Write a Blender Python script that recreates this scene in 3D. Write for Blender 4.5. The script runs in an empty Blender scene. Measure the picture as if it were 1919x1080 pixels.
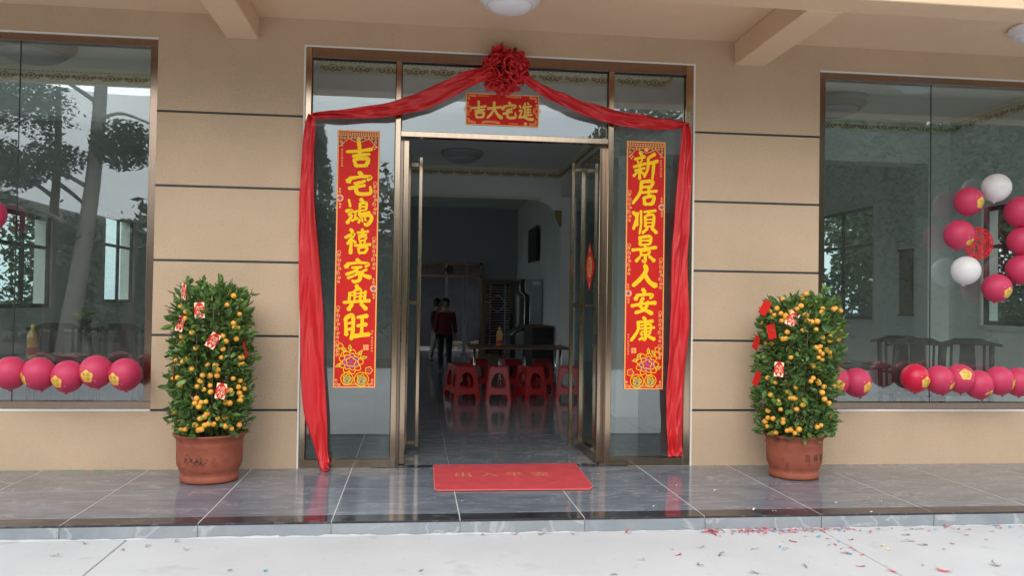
import bpy, bmesh, math, random
from mathutils import Vector, Matrix, noise
random.seed(7)
sc = bpy.context.scene
col = sc.collection
R = math.radians
PI = math.pi
# ------------------------------------------------------------------ camera
CAM_D, CAM_H = 6.9717, 1.3697
YAW, PITCH, ROLL, FPX = 0.1149, 0.0194, 0.0150, 1559.74
fw = Vector((math.sin(YAW)*math.cos(PITCH), math.cos(YAW)*math.cos(PITCH), math.sin(PITCH)))
rt = Vector((math.cos(YAW), -math.sin(YAW), 0)); up = rt.cross(fw)
r2 = rt*math.cos(ROLL)+up*math.sin(ROLL); u2 = -rt*math.sin(ROLL)+up*math.cos(ROLL)
cd = bpy.data.cameras.new('camera'); cam = bpy.data.objects.new('camera', cd); col.objects.link(cam)
M = Matrix((r2, u2, -fw)).transposed().to_4x4(); M.translation = (0, -CAM_D, CAM_H)
cam.matrix_world = M
cd.sensor_width = 36; cd.lens = FPX*36/1919; cd.clip_start = .05; cd.clip_end = 2000
sc.camera = cam
# ------------------------------------------------------------------ world, sun, exposure
SUN_EL, SUN_AZ = R(35), R(200)          # azimuth clockwise from +Y: high, behind the camera
w = bpy.data.worlds.new('World'); sc.world = w; w.use_nodes = True
nt = w.node_tree; nt.nodes.clear()
def nn(t, ty, **k):
    n = t.nodes.new(ty)
    for a, v in k.items(): setattr(n, a, v)
    return n
out = nn(nt, 'ShaderNodeOutputWorld'); bg = nn(nt, 'ShaderNodeBackground'); bg.inputs[1].default_value = .10
sky = nn(nt, 'ShaderNodeTexSky', sky_type='NISHITA'); sky.sun_disc = False
sky.sun_elevation = SUN_EL; sky.sun_rotation = SUN_AZ; sky.dust_density = 3; sky.air_density = 1.2
tc = nn(nt, 'ShaderNodeTexCoord'); sep = nn(nt, 'ShaderNodeSeparateXYZ')
nt.links.new(tc.outputs['Generated'], sep.inputs[0])
ramp = nn(nt, 'ShaderNodeValToRGB')
e = ramp.color_ramp.elements
e[0].position = .0; e[0].color = (.55, .63, .71, 1); e[1].position = 1; e[1].color = (.84, .84, .83, 1)
x = e.new(.16); x.color = (.66, .73, .80, 1); x = e.new(.30); x.color = (.92, .94, .95, 1)
nt.links.new(sep.outputs['Z'], ramp.inputs[0])
nz = nn(nt, 'ShaderNodeTexNoise'); nz.inputs['Scale'].default_value = 3.2; nz.inputs['Detail'].default_value = 5; nz.inputs['Roughness'].default_value = .55
mp = nn(nt, 'ShaderNodeMapping'); mp.inputs['Scale'].default_value = (1, 1, 3.2)
nt.links.new(tc.outputs['Generated'], mp.inputs[0]); nt.links.new(mp.outputs[0], nz.inputs[0])
mr = nn(nt, 'ShaderNodeMapRange'); mr.inputs[1].default_value = .3; mr.inputs[2].default_value = .7; mr.inputs[3].default_value = 8.5; mr.inputs[4].default_value = 12.5
nt.links.new(nz.outputs[0], mr.inputs[0])
vm = nn(nt, 'ShaderNodeVectorMath', operation='SCALE')
nt.links.new(ramp.outputs[0], vm.inputs[0]); nt.links.new(mr.outputs[0], vm.inputs['Scale'])
mx = nn(nt, 'ShaderNodeMixRGB'); mx.inputs[0].default_value = .88
nt.links.new(sky.outputs[0], mx.inputs[1]); nt.links.new(vm.outputs[0], mx.inputs[2])
nt.links.new(mx.outputs[0], bg.inputs[0]); nt.links.new(bg.outputs[0], out.inputs[0])
sl = bpy.data.lights.new('sun', 'SUN'); sl.energy = .5; sl.angle = R(45); sl.color = (1, .97, .92)
so = bpy.data.objects.new('sun', sl); col.objects.link(so)
sd = Vector((math.sin(SUN_AZ)*math.cos(SUN_EL), math.cos(SUN_AZ)*math.cos(SUN_EL), math.sin(SUN_EL)))
so.rotation_euler = sd.to_track_quat('Z', 'Y').to_euler()
so.location = (0, -5, 30)
sc.view_settings.view_transform = 'Standard'; sc.view_settings.look = 'None'
sc.view_settings.gamma = 1; sc.view_settings.exposure = 1.25
try: sc.view_settings.use_curve_mapping = False
except Exception: pass
sc.render.engine = 'CYCLES'
sc.cycles.max_bounces = 10; sc.cycles.diffuse_bounces = 5; sc.cycles.glossy_bounces = 5; sc.cycles.transparent_max_bounces = 16
sc.cycles.use_denoising = True
sc.cycles.sample_clamp_indirect = 6

# ------------------------------------------------------------------ materials
MATS = {}
def mat(name, color, rough=.6, metal=0., var=0., vscale=3., bump=0., bscale=60., spec=.5, coat=0., stretch=(1, 1, 1), speck=None, trans=0.):
    m = bpy.data.materials.new(name); m.use_nodes = True; t = m.node_tree
    b = t.nodes['Principled BSDF']
    b.inputs['Base Color'].default_value = (*color, 1); b.inputs['Roughness'].default_value = rough
    b.inputs['Metallic'].default_value = metal; b.inputs['Specular IOR Level'].default_value = spec
    b.inputs['Coat Weight'].default_value = coat; b.inputs['Coat Roughness'].default_value = .05
    tcn = nn(t, 'ShaderNodeTexCoord'); mpn = nn(t, 'ShaderNodeMapping'); mpn.inputs['Scale'].default_value = stretch
    t.links.new(tcn.outputs['Object'], mpn.inputs[0])
    last = None
    if var:
        n = nn(t, 'ShaderNodeTexNoise'); n.inputs['Scale'].default_value = vscale; n.inputs['Detail'].default_value = 6; n.inputs['Roughness'].default_value = .6
        t.links.new(mpn.outputs[0], n.inputs[0])
        r = nn(t, 'ShaderNodeMapRange'); r.inputs[1].default_value = .3; r.inputs[2].default_value = .7
        r.inputs[3].default_value = 1-var; r.inputs[4].default_value = 1+var
        t.links.new(n.outputs[0], r.inputs[0])
        v = nn(t, 'ShaderNodeVectorMath', operation='SCALE'); v.inputs[0].default_value = color
        t.links.new(r.outputs[0], v.inputs['Scale']); last = v.outputs[0]
    if speck:
        sc_, amt, thr = speck
        n = nn(t, 'ShaderNodeTexNoise'); n.inputs['Scale'].default_value = sc_; n.inputs['Detail'].default_value = 2
        t.links.new(mpn.outputs[0], n.inputs[0])
        r = nn(t, 'ShaderNodeMapRange'); r.inputs[1].default_value = thr; r.inputs[2].default_value = thr+.12; r.inputs[3].default_value = 1; r.inputs[4].default_value = 1-amt
        t.links.new(n.outputs[0], r.inputs[0])
        v = nn(t, 'ShaderNodeVectorMath', operation='SCALE')
        if last: t.links.new(last, v.inputs[0])
        else: v.inputs[0].default_value = color
        t.links.new(r.outputs[0], v.inputs['Scale']); last = v.outputs[0]
    if last: t.links.new(last, b.inputs['Base Color'])
    if bump:
        n = nn(t, 'ShaderNodeTexNoise'); n.inputs['Scale'].default_value = bscale; n.inputs['Detail'].default_value = 3
        t.links.new(mpn.outputs[0], n.inputs[0])
        bp = nn(t, 'ShaderNodeBump'); bp.inputs['Strength'].default_value = bump; bp.inputs['Distance'].default_value = .01
        t.links.new(n.outputs[0], bp.inputs['Height']); t.links.new(bp.outputs[0], b.inputs['Normal'])
    if trans:
        o = t.nodes['Material Output']; tr = nn(t, 'ShaderNodeBsdfTranslucent'); tr.inputs[0].default_value = (*[min(1, c*1.6) for c in color], 1)
        ms = nn(t, 'ShaderNodeMixShader'); ms.inputs[0].default_value = trans
        t.links.new(b.outputs[0], ms.inputs[1]); t.links.new(tr.outputs[0], ms.inputs[2]); t.links.new(ms.outputs[0], o.inputs[0])
        if last: t.links.new(last, tr.inputs[0])
    MATS[name] = m
    return m
def glass(name, tint, refl, dust=0.):
    m = bpy.data.materials.new(name); m.use_nodes = True; t = m.node_tree; t.nodes.clear()
    o = nn(t, 'ShaderNodeOutputMaterial'); ms = nn(t, 'ShaderNodeMixShader'); tr = nn(t, 'ShaderNodeBsdfTransparent'); gl = nn(t, 'ShaderNodeBsdfGlossy')
    tr.inputs[0].default_value = (*tint, 1); gl.inputs['Roughness'].default_value = 0; gl.inputs[0].default_value = (.95, .98, 1, 1)
    fr = nn(t, 'ShaderNodeFresnel'); ge = nn(t, 'ShaderNodeNewGeometry'); io = nn(t, 'ShaderNodeMapRange'); io.inputs[3].default_value = 1.5; io.inputs[4].default_value = 1/1.5
    t.links.new(ge.outputs['Backfacing'], io.inputs[0]); t.links.new(io.outputs[0], fr.inputs[0])   # same reflectance on both faces of a thin pane
    r = nn(t, 'ShaderNodeMapRange'); r.inputs[1].default_value = .04; r.inputs[2].default_value = 1; r.inputs[3].default_value = refl; r.inputs[4].default_value = 1
    t.links.new(fr.outputs[0], r.inputs[0]); t.links.new(r.outputs[0], ms.inputs[0])
    t.links.new(tr.outputs[0], ms.inputs[1]); t.links.new(gl.outputs[0], ms.inputs[2])
    df = nn(t, 'ShaderNodeBsdfDiffuse'); df.inputs[0].default_value = (.62, .64, .60, 1); m2 = nn(t, 'ShaderNodeMixShader')  # pale film for dust, also a painted haze lifting the dark interior
    tcn = nn(t, 'ShaderNodeTexCoord'); mpn = nn(t, 'ShaderNodeMapping'); mpn.inputs['Scale'].default_value = (1.6, 1, .5); n = nn(t, 'ShaderNodeTexNoise'); n.inputs['Scale'].default_value = 2.2; n.inputs['Detail'].default_value = 7; n.inputs['Roughness'].default_value = .7
    t.links.new(tcn.outputs['Object'], mpn.inputs[0]); t.links.new(mpn.outputs[0], n.inputs[0])
    r4 = nn(t, 'ShaderNodeMapRange'); r4.inputs[1].default_value = .35; r4.inputs[2].default_value = .75; r4.inputs[3].default_value = dust*.6; r4.inputs[4].default_value = dust*1.8
    t.links.new(n.outputs[0], r4.inputs[0]); t.links.new(r4.outputs[0], m2.inputs[0]); t.links.new(ms.outputs[0], m2.inputs[1]); t.links.new(df.outputs[0], m2.inputs[2]); t.links.new(m2.outputs[0], o.inputs[0])
    MATS[name] = m; return m
def marble(name, c1, c2, vein, rough, obj_rand=True):
    m = bpy.data.materials.new(name); m.use_nodes = True; t = m.node_tree; b = t.nodes['Principled BSDF']
    tcn = nn(t, 'ShaderNodeTexCoord'); oi = nn(t, 'ShaderNodeObjectInfo'); mpn = nn(t, 'ShaderNodeMapping')
    mpn.inputs['Scale'].default_value = (1.1, 3.2, 1.1); mpn.inputs['Rotation'].default_value = (0, 0, .12)
    ad = nn(t, 'ShaderNodeVectorMath', operation='ADD'); sca = nn(t, 'ShaderNodeVectorMath', operation='SCALE'); sca.inputs[0].default_value = (17, 9, 5)
    t.links.new(oi.outputs['Random'], sca.inputs['Scale']); t.links.new(tcn.outputs['Object'], ad.inputs[0]); t.links.new(sca.outputs[0], ad.inputs[1])
    t.links.new(ad.outputs[0], mpn.inputs[0])
    n = nn(t, 'ShaderNodeTexNoise'); n.inputs['Scale'].default_value = 1.6; n.inputs['Detail'].default_value = 8; n.inputs['Roughness'].default_value = .68; n.inputs['Distortion'].default_value = .8
    t.links.new(mpn.outputs[0], n.inputs[0])
    cr = nn(t, 'ShaderNodeValToRGB'); cr.color_ramp.elements[0].position = .3; cr.color_ramp.elements[0].color = (*c1, 1); cr.color_ramp.elements[1].position = .72; cr.color_ramp.elements[1].color = (*c2, 1)
    t.links.new(n.outputs[0], cr.inputs[0])
    n2 = nn(t, 'ShaderNodeTexNoise'); n2.inputs['Scale'].default_value = 1.3; n2.inputs['Detail'].default_value = 5; n2.inputs['Distortion'].default_value = 1.4
    t.links.new(mpn.outputs[0], n2.inputs[0])
    ab = nn(t, 'ShaderNodeMath', operation='SUBTRACT'); ab.inputs[1].default_value = .5; t.links.new(n2.outputs[0], ab.inputs[0])
    ab2 = nn(t, 'ShaderNodeMath', operation='ABSOLUTE'); t.links.new(ab.outputs[0], ab2.inputs[0])
    r = nn(t, 'ShaderNodeMapRange'); r.inputs[1].default_value = 0; r.inputs[2].default_value = .02; r.inputs[3].default_value = .55; r.inputs[4].default_value = 0
    t.links.new(ab2.outputs[0], r.inputs[0])
    mxn = nn(t, 'ShaderNodeMixRGB'); mxn.inputs[2].default_value = (*vein, 1)
    t.links.new(r.outputs[0], mxn.inputs[0]); t.links.new(cr.outputs[0], mxn.inputs[1]); t.links.new(mxn.outputs[0], b.inputs['Base Color'])
    n3 = nn(t, 'ShaderNodeTexNoise'); n3.inputs['Scale'].default_value = 7; n3.inputs['Detail'].default_value = 4
    t.links.new(tcn.outputs['Object'], n3.inputs[0])
    rr = nn(t, 'ShaderNodeMapRange'); rr.inputs[1].default_value = .3; rr.inputs[2].default_value = .75; rr.inputs[3].default_value = rough*.7; rr.inputs[4].default_value = rough*1.6
    t.links.new(n3.outputs[0], rr.inputs[0]); t.links.new(rr.outputs[0], b.inputs['Roughness'])
    MATS[name] = m; return m
WALL = mat('tan_render', (.54, .40, .272), .9, var=.09, vscale=.9, bump=.55, bscale=85, speck=(70, .14, .57))
SOFF = mat('tan_soffit', (.69, .50, .335), .92, var=.05, vscale=1.2, bump=.25, bscale=60)
GROOVE = mat('dark_groove', (.035, .04, .05), .6)
TRIM = mat('white_trim', (.78, .76, .72), .5)
BRONZE = mat('bronze_steel', (.50, .385, .28), .16, metal=1, var=.08, vscale=30, stretch=(1, 1, .1))
BRONZE2 = mat('bronze_frame', (.31, .235, .185), .22, metal=1, var=.08, vscale=20, stretch=(1, 1, .1))
SEAL = mat('black_seal', (.015, .015, .015), .5)
GLASS = glass('tinted_glass', (.90, .95, .94), .115, .018)
DGLASS = glass('door_glass', (.72, .78, .76), .05)
TILE = marble('grey_marble_tile', (.105, .122, .155), (.215, .24, .285), (.36, .37, .39), .10)
ITILE = marble('dark_marble_tile', (.10, .115, .135), (.20, .215, .235), (.36, .37, .38), .09)
NOSE = marble('black_granite', (.018, .018, .022), (.05, .05, .06), (.16, .16, .17), .10)
RISER = marble('grey_riser', (.22, .25, .28), (.34, .37, .40), (.52, .54, .55), .2)
GROUT = mat('pale_grout', (.50, .50, .49), .9)
CONC = mat('pale_concrete', (.485, .495, .51), .85, var=.10, vscale=.8, bump=.15, bscale=30, speck=(5, .14, .64))
DIRT = mat('brown_dirt', (.06, .048, .034), .95, var=.5, vscale=.8, bump=.8, bscale=4)
DARKJ = mat('dark_joint', (.20, .19, .18), .9)
IWALL = mat('inner_white_wall', (.84, .855, .85), .8, var=.03, vscale=1)
ICEIL = mat('inner_ceiling', (.80, .84, .83), .8)
CREAM = mat('cream_cornice', (.74, .72, .58), .7)
GOLDP = mat('gold_paint', (.34, .24, .07), .45, metal=.3)
RED = mat('red_paper', (.60, .014, .010), .55, spec=.25, var=.05, vscale=4)
ORANGE = mat('orange_print', (.90, .42, .12), .5)
YELLOW = mat('yellow_print', (.95, .60, .01), .55, spec=.25)
GOLDT = mat('gold_lettering', (.78, .50, .08), .4)
DARKRED = mat('maroon_print', (.20, .01, .01), .5)
PURPLE = mat('purple_print', (.42, .06, .22), .5)
LEAFP = mat('olive_print', (.35, .33, .06), .5)
SATIN = mat('red_satin', (.68, .026, .032), .40, var=.10, vscale=7, stretch=(1, 1, .3), trans=.12)
BALLOON = mat('red_balloon', (.60, .040, .115), .5, var=.05, vscale=8, trans=.12, bump=.05, bscale=200)
BALLOONB = mat('bright_red_balloon', (.66, .012, .06), .32, trans=.15)
WHITEB = mat('white_balloon', (.80, .79, .80), .30, trans=.2)
GOLDB = mat('gold_badge', (.80, .50, .09), .4)
GOLDB2 = mat('gold_badge_text', (.45, .25, .03), .5)
TERRA = mat('terracotta', (.29, .080, .046), .68, var=.2, vscale=5, bump=.2, bscale=30, speck=(11, .35, .62), spec=.35)
SOIL = mat('dark_soil', (.03, .022, .015), .95, bump=.8, bscale=40)
INK = mat('black_ink', (.03, .015, .012), .6)
LEAF = mat('leaf_green', (.095, .185, .048), .42, var=.45, vscale=14, trans=.22)
LEAF2 = mat('leaf_young', (.20, .31, .07), .42, var=.3, vscale=9, trans=.25)
STEM = mat('brown_stem', (.12, .085, .05), .8)
FRUIT = mat('orange_peel', (.80, .38, .05), .42, var=.12, vscale=20, bump=.12, bscale=300)
MATRED = mat('red_carpet', (.60, .055, .068), .95, var=.13, vscale=7, bump=.7, bscale=400)
WHITEP = mat('white_plastic', (.78, .78, .78), .35)
OPAL = mat('opal_lens', (.80, .81, .84), .3)
STOOL = mat('red_plastic', (.40, .012, .016), .3, var=.05, vscale=5)
CHROME = mat('chrome', (.7, .7, .72), .15, metal=1)
WOODT = mat('brown_table', (.12, .06, .03), .5, var=.2, vscale=8, stretch=(1, 6, 1))
BLACKW = mat('black_wood', (.008, .007, .007), .45, var=.2, vscale=10)
GREYP = mat('grey_panel', (.42, .46, .50), .4)
BLACKP = mat('black_plastic', (.012, .013, .016), .3)
BARK = mat('pale_bark', (.30, .27, .22), .9, var=.35, vscale=4, stretch=(1, 1, 3), bump=.6, bscale=14)
BARKD = mat('dark_bark', (.10, .08, .06), .9, var=.3, vscale=6)
TREEL = mat('tree_leaf', (.045, .075, .030), .6, var=.4, vscale=2, trans=.15)
TREEL2 = mat('bright_tree_leaf', (.17, .30, .075), .6, var=.4, vscale=2, trans=.3)
SKIN = mat('skin', (.42, .24, .16), .6)
HAIR = mat('black_hair', (.012, .01, .01), .5)
MAROON = mat('maroon_jacket', (.14, .012, .022), .8)
NAVY = mat('dark_trousers', (.015, .017, .025), .8)
PALECL = mat('pale_cloth', (.35, .36, .36), .8)
PAPC = {'r': mat('red_scrap', (.56, .07, .10), .7), 'b': mat('blue_scrap', (.08, .38, .62), .6), 'y': mat('yellow_scrap', (.62, .56, .25), .7),
        'g': mat('grey_scrap', (.24, .19, .16), .8), 'w': mat('white_scrap', (.8, .79, .7), .7)}
ENVGOLD = mat('pale_gold_print', (.88, .72, .48), .45)
OIL = mat('amber_oil', (.55, .26, .03), .15, coat=.5)

# ------------------------------------------------------------------ mesh helpers
class MB:
    def __init__(s): s.v = []; s.f = []; s.mi = []; s.cur = 0
    def quad(s, *p):
        n = len(s.v); s.v += [tuple(q) for q in p]; s.f.append(tuple(range(n, n+len(p)))); s.mi.append(s.cur); return s
    def box(s, x0, x1, y0, y1, z0, z1):
        n = len(s.v)
        s.v += [(x0,y0,z0),(x1,y0,z0),(x1,y1,z0),(x0,y1,z0),(x0,y0,z1),(x1,y0,z1),(x1,y1,z1),(x0,y1,z1)]
        for f in ((0,3,2,1),(4,5,6,7),(0,1,5,4),(1,2,6,5),(2,3,7,6),(3,0,4,7)): s.f.append(tuple(n+i for i in f)); s.mi.append(s.cur)
        return s
    def prism(s, poly, ax, a0, a1):
        """poly: 2D points (counter-clockwise), extruded along axis ax between a0 and a1"""
        def pt(p, a):
            return {'y': (p[0], a, p[1]), 'x': (a, p[0], p[1]), 'z': (p[0], p[1], a)}[ax]
        n = len(s.v); k = len(poly)
        s.v += [pt(p, a0) for p in poly]+[pt(p, a1) for p in poly]
        s.f.append(tuple(range(n, n+k))); s.f.append(tuple(range(n+2*k-1, n+k-1, -1))); s.mi += [s.cur]*2
        for i in range(k):
            j = (i+1) % k; s.f.append((n+j, n+i, n+k+i, n+k+j)); s.mi.append(s.cur)
        return s
    def lathe(s, prof, c=(0, 0, 0), n=32, close=True):
        b = len(s.v); m = len(prof)
        for i in range(n):
            a = 2*PI*i/n
            for r, z in prof: s.v.append((c[0]+r*math.cos(a), c[1]+r*math.sin(a), c[2]+z))
        for i in range(n):
            j = (i+1) % n
            for k in range(m-1):
                s.f.append((b+i*m+k, b+j*m+k, b+j*m+k+1, b+i*m+k+1)); s.mi.append(s.cur)
        return s
    def tube(s, path, rad, n=8):
        b = len(s.v); P = [Vector(p) for p in path]; m = len(P)
        if not isinstance(rad, (list, tuple)): rad = [rad]*m
        ref = Vector((.3, .9, .2))
        for i in range(m):
            t = (P[min(i+1, m-1)]-P[max(i-1, 0)]).normalized()
            a = t.cross(ref); a = a.normalized() if a.length > 1e-4 else Vector((1, 0, 0)); c = t.cross(a)
            for k in range(n):
                q = P[i]+(a*math.cos(2*PI*k/n)+c*math.sin(2*PI*k/n))*rad[i]; s.v.append(tuple(q))
        for i in range(m-1):
            for k in range(n):
                l = (k+1) % n; s.f.append((b+i*n+k, b+i*n+l, b+(i+1)*n+l, b+(i+1)*n+k)); s.mi.append(s.cur)
        s.f.append(tuple(b+k for k in range(n-1, -1, -1))); s.f.append(tuple(b+(m-1)*n+k for k in range(n))); s.mi += [s.cur]*2
        return s
    def grid(s, fn, nu, nv):
        b = len(s.v)
        for i in range(nu+1):
            for j in range(nv+1): s.v.append(tuple(fn(i/nu, j/nv)))
        for i in range(nu):
            for j in range(nv):
                a = b+i*(nv+1)+j; s.f.append((a, a+nv+1, a+nv+2, a+1)); s.mi.append(s.cur)
        return s
    def add(s, o, fn=lambda p: p):
        n = len(s.v); s.v += [tuple(fn(p)) for p in o.v]; s.f += [tuple(i+n for i in f) for f in o.f]; s.mi += [s.cur]*len(o.f); return s
    def mesh(s, name, mats, smooth=False):
        me = bpy.data.meshes.new(name); me.from_pydata(s.v, [], s.f)
        for m in (mats if isinstance(mats, (list, tuple)) else [mats]): me.materials.append(m)
        me.polygons.foreach_set('material_index', s.mi)
        if smooth: me.polygons.foreach_set('use_smooth', [True]*len(s.f))
        me.update(); return me
def link(name, me, parent=None, loc=None):
    o = bpy.data.objects.new(name, me); col.objects.link(o)
    if parent is not None: o.parent = parent
    if loc is not None: o.location = loc
    return o
def wloc(o):
    p = Vector((0, 0, 0))
    while o is not None: p += o.location; o = o.parent
    return p
def part(name, mb, m, parent=None, smooth=False, bevel=0, seg=2, world=True, solid=0, label=None, kind=None, subd=0):
    """one mesh object; vertices given in world space unless world=False"""
    o = link(name, mb.mesh(name, m, smooth), parent)
    if world and parent is not None: o.location = -wloc(parent)
    if solid: k = o.modifiers.new('solid', 'SOLIDIFY'); k.thickness = solid; k.offset = 0
    if subd: k = o.modifiers.new('sub', 'SUBSURF'); k.levels = subd; k.render_levels = subd
    if bevel: k = o.modifiers.new('bevel', 'BEVEL'); k.width = bevel; k.segments = seg; k.limit_method = 'ANGLE'
    if label: o['label'] = label
    if kind: o['kind'] = kind
    return o
def tag(o, label, cat, group=None, kind=None):
    if label: o['label'] = label
    if cat: o['category'] = cat
    if group: o['group'] = group
    if kind: o['kind'] = kind
    return o
def thing(name, label, cat, loc=(0, 0, 0), rz=0, group=None):
    o = bpy.data.objects.new(name, None); col.objects.link(o); o.location = loc; o.rotation_euler = (0, 0, rz)
    o.empty_display_size = .1
    return tag(o, label, cat, group)
KIDS = {}
def dup(root, loc, rz=None, label=None, name=None):
    r = root.copy(); col.objects.link(r); r.location = loc
    if rz is not None: r.rotation_euler = (0, 0, rz)
    if label: r['label'] = label
    for ch in root.children:
        c = ch.copy(); col.objects.link(c); c.parent = r
        for g in ch.children:
            d = g.copy(); col.objects.link(d); d.parent = c
    return r
def rod(a, b, r, n=8): return MB().tube([a, b], r, n)
def P(X, Z, y):                                    # a facade point carried back to depth y along its sight line
    k = (CAM_D+y)/CAM_D
    return X*k, CAM_H+(Z-CAM_H)*k
def catmull(pts, n):
    o = []; m = len(pts)
    for i in range(m-1):
        p0, p1, p2, p3 = pts[max(i-1, 0)], pts[i], pts[i+1], pts[min(i+2, m-1)]
        for k in range(n):
            t = k/n
            o.append(tuple(.5*((2*b)+(-a+c)*t+(2*a-5*b+4*c-d)*t*t+(-a+3*b-3*c+d)*t**3) for a, b, c, d in zip(p0, p1, p2, p3)))
    o.append(tuple(pts[-1])); return o
def text_mesh(body, size):
    c = bpy.data.curves.new('t', 'FONT'); c.body = body; c.size = size; c.resolution_u = 2
    o = bpy.data.objects.new('t', c); col.objects.link(o)
    bpy.context.view_layer.update()
    me = bpy.data.meshes.new_from_object(o.evaluated_get(bpy.context.evaluated_depsgraph_get()))
    mb = MB(); mb.v = [tuple(v.co) for v in me.vertices]; mb.f = [tuple(p.vertices) for p in me.polygons]; mb.mi = [0]*len(mb.f)
    bpy.data.objects.remove(o); bpy.data.curves.remove(c); bpy.data.meshes.remove(me)
    xs = [v[0] for v in mb.v]; ys = [v[1] for v in mb.v]
    if xs:
        cx, cy = (min(xs)+max(xs))/2, (min(ys)+max(ys))/2
        mb.v = [(a-cx, b-cy, 0) for a, b, _ in mb.v]
    return mb

# ------------------------------------------------------------------ ground outside
ZG = -.09
g = MB().box(-300, 300, -300, 300, -.5, -.135)
o = part('dirt_ground', g, DIRT); o['kind'] = 'structure'
yard = thing('yard', 'pale concrete yard in front of the porch step', None); yard['kind'] = 'structure'; del yard['label']
part('joint_bed', MB().box(-14.2, 14.2, -12, -1.60, -.134, ZG-.012), DARKJ, yard)
xs = [-14, -6.2, -1.71, 2.674, 7.1, 14]
for i in range(5):
    for (y0, y1) in ((-6.4, -1.69), (-11.5, -6.4)):
        part('slab', MB().box(xs[i]+.004, xs[i+1]-.004, y0+.004, y1-.0, -.133, ZG), CONC, yard, bevel=.004, seg=1)
# ------------------------------------------------------------------ porch floor
porch = thing('porch_floor', None, None); porch['kind'] = 'structure'
PY = -1.687
part('mortar_bed', MB().box(-8, 9.2, PY+.012, .02, -.132, -.0008), GROUT, porch)
T0 = -2.097
def tile_row(parent, y0, y1, k0, k1, m, th=.012, top=0., name='tile', seed=0):
    rnd = random.Random(seed)
    for k in range(k0, k1):
        x0 = T0+.8*k
        o = part(name, MB().box(x0+.0032, x0+.7968, y0+.002, y1-.002, top-th, top), m, parent, bevel=.001, seg=1)
tile_row(porch, -.76, 0.0, -7, 14, TILE, seed=1)
tile_row(porch, -1.52, -.76, -7, 14, TILE, seed=2)
tile_row(porch, PY, -1.52, -7, 14, NOSE, name='nosing_tile', top=.0005)
for k in range(-7, 14):
    x0 = T0+.8*k
    part('riser_tile', MB().box(x0+.003, x0+.797, PY+.001, PY+.0115, ZG-.01, -.013), RISER, porch)
# rough cement smear at the foot of the step
mb = MB(); rnd = random.Random(5); X = -8
pts = []
while X < 9:
    pts.append((X, rnd.uniform(.002, .012)*(1.2 if X < 1 else .6))); X += rnd.uniform(.02, .09)
for (a, h), (b, h2) in zip(pts, pts[1:]):
    mb.quad((a, PY-.018, ZG+.001), (b, PY-.018, ZG+.001), (b, PY-.002, ZG+h2), (a, PY-.002, ZG+h))
part('cement_smear', mb, CONC, porch)

# ------------------------------------------------------------------ house front
house = thing('house', 'tan rendered house front with glass entrance, dark grooves and two big windows', 'house')
def hp(name, mb, m, **k): return part(name, mb, m, house, **k)
ZT = 3.697; OPT = 3.485; SILL = .470
LX, DX0, DX1, RX = -2.100, -.945, 2.382, 3.522
XL, XR = -7.6, 8.6
TH = .14
gz = [.475, 1.078, 1.682, 2.286, 2.890]; gw = .009
for (a, b) in ((LX, DX0), (DX1, RX)):
    for i in range(4):
        hp('wall_panel', MB().box(a, b, 0, TH, gz[i]+gw, gz[i+1]-gw), WALL, bevel=.003, seg=1)
    for i in range(5):
        e0, e1 = (a-.02 if (i == 0 and a < 0) else a), b
        hp('groove', MB().box(a+.001, b-.001, .009, TH-.002, gz[i]-gw, gz[i]+gw), GROOVE)
    hp('wall_panel', MB().box(a, b, 0, TH, gz[4]+gw, OPT), WALL)
hp('wall_panel', MB().box(XL, DX0, 0, TH, -.10, gz[0]-gw), WALL)
hp('wall_panel', MB().box(DX1, XR, 0, TH, -.10, gz[0]-gw), WALL)
hp('wall_panel', MB().box(XL, XR, 0, TH, OPT, ZT+.3), WALL)
# white plaster edges round the openings
def edge(x0, x1, z0, z1): hp('white_edge', MB().box(x0, x1, -.004, .03, z0, z1), TRIM)
tw = .014
edge(XL, LX+0, SILL-.003, SILL+tw); edge(XL, LX, OPT-tw, OPT-.001)
edge(RX, XR, SILL-.003, SILL+tw); edge(RX, XR, OPT-tw, OPT-.001)
edge(DX0, DX1, OPT-tw, OPT-.001); edge(DX0, DX0+tw, -.0, OPT-tw-.001); edge(DX1-tw, DX1, 0, OPT-tw-.001)
mb = MB(); rnd = random.Random(8); X = -3.3
while X < -2.15:
    d_ = rnd.uniform(.03, .12); h_ = rnd.uniform(.004, .016)
    mb.quad((X, -.0015, .003), (X+d_, -.0015, .003), (X+d_*.9, -.0015, .003+h_), (X+d_*.2, -.0015, .003+h_*rnd.uniform(.3, 1))); X += d_*rnd.uniform(.8, 1.5)
hp('paint_smear', mb, mat('green_smear', (.40, .43, .26), .9), kind='stuff')
# porch soffit, beams and front edge beam
hp('soffit', MB().box(XL, XR, -1.63, -.001, ZT, ZT+.2), SOFF)
hp('soffit_beam', MB().box(-1.567, -1.313, -1.37, -.001, 3.505, ZT-.001), SOFF, bevel=.006, seg=1)
hp('soffit_beam', MB().box(2.731, 3.004, -1.37, -.001, 3.49, ZT-.001), SOFF, bevel=.006, seg=1)
hp('edge_beam', MB().box(XL, XR, -1.63, -1.371, 3.49, ZT-.001), SOFF, bevel=.006, seg=1)
hp('roof_edge', MB().box(XL-.1, XR+.1, -1.60, .30, ZT+.301, ZT+.5).box(-4.9, 6.9, .301, 13.6, ZT+.301, ZT+.5), TRIM)
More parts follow.
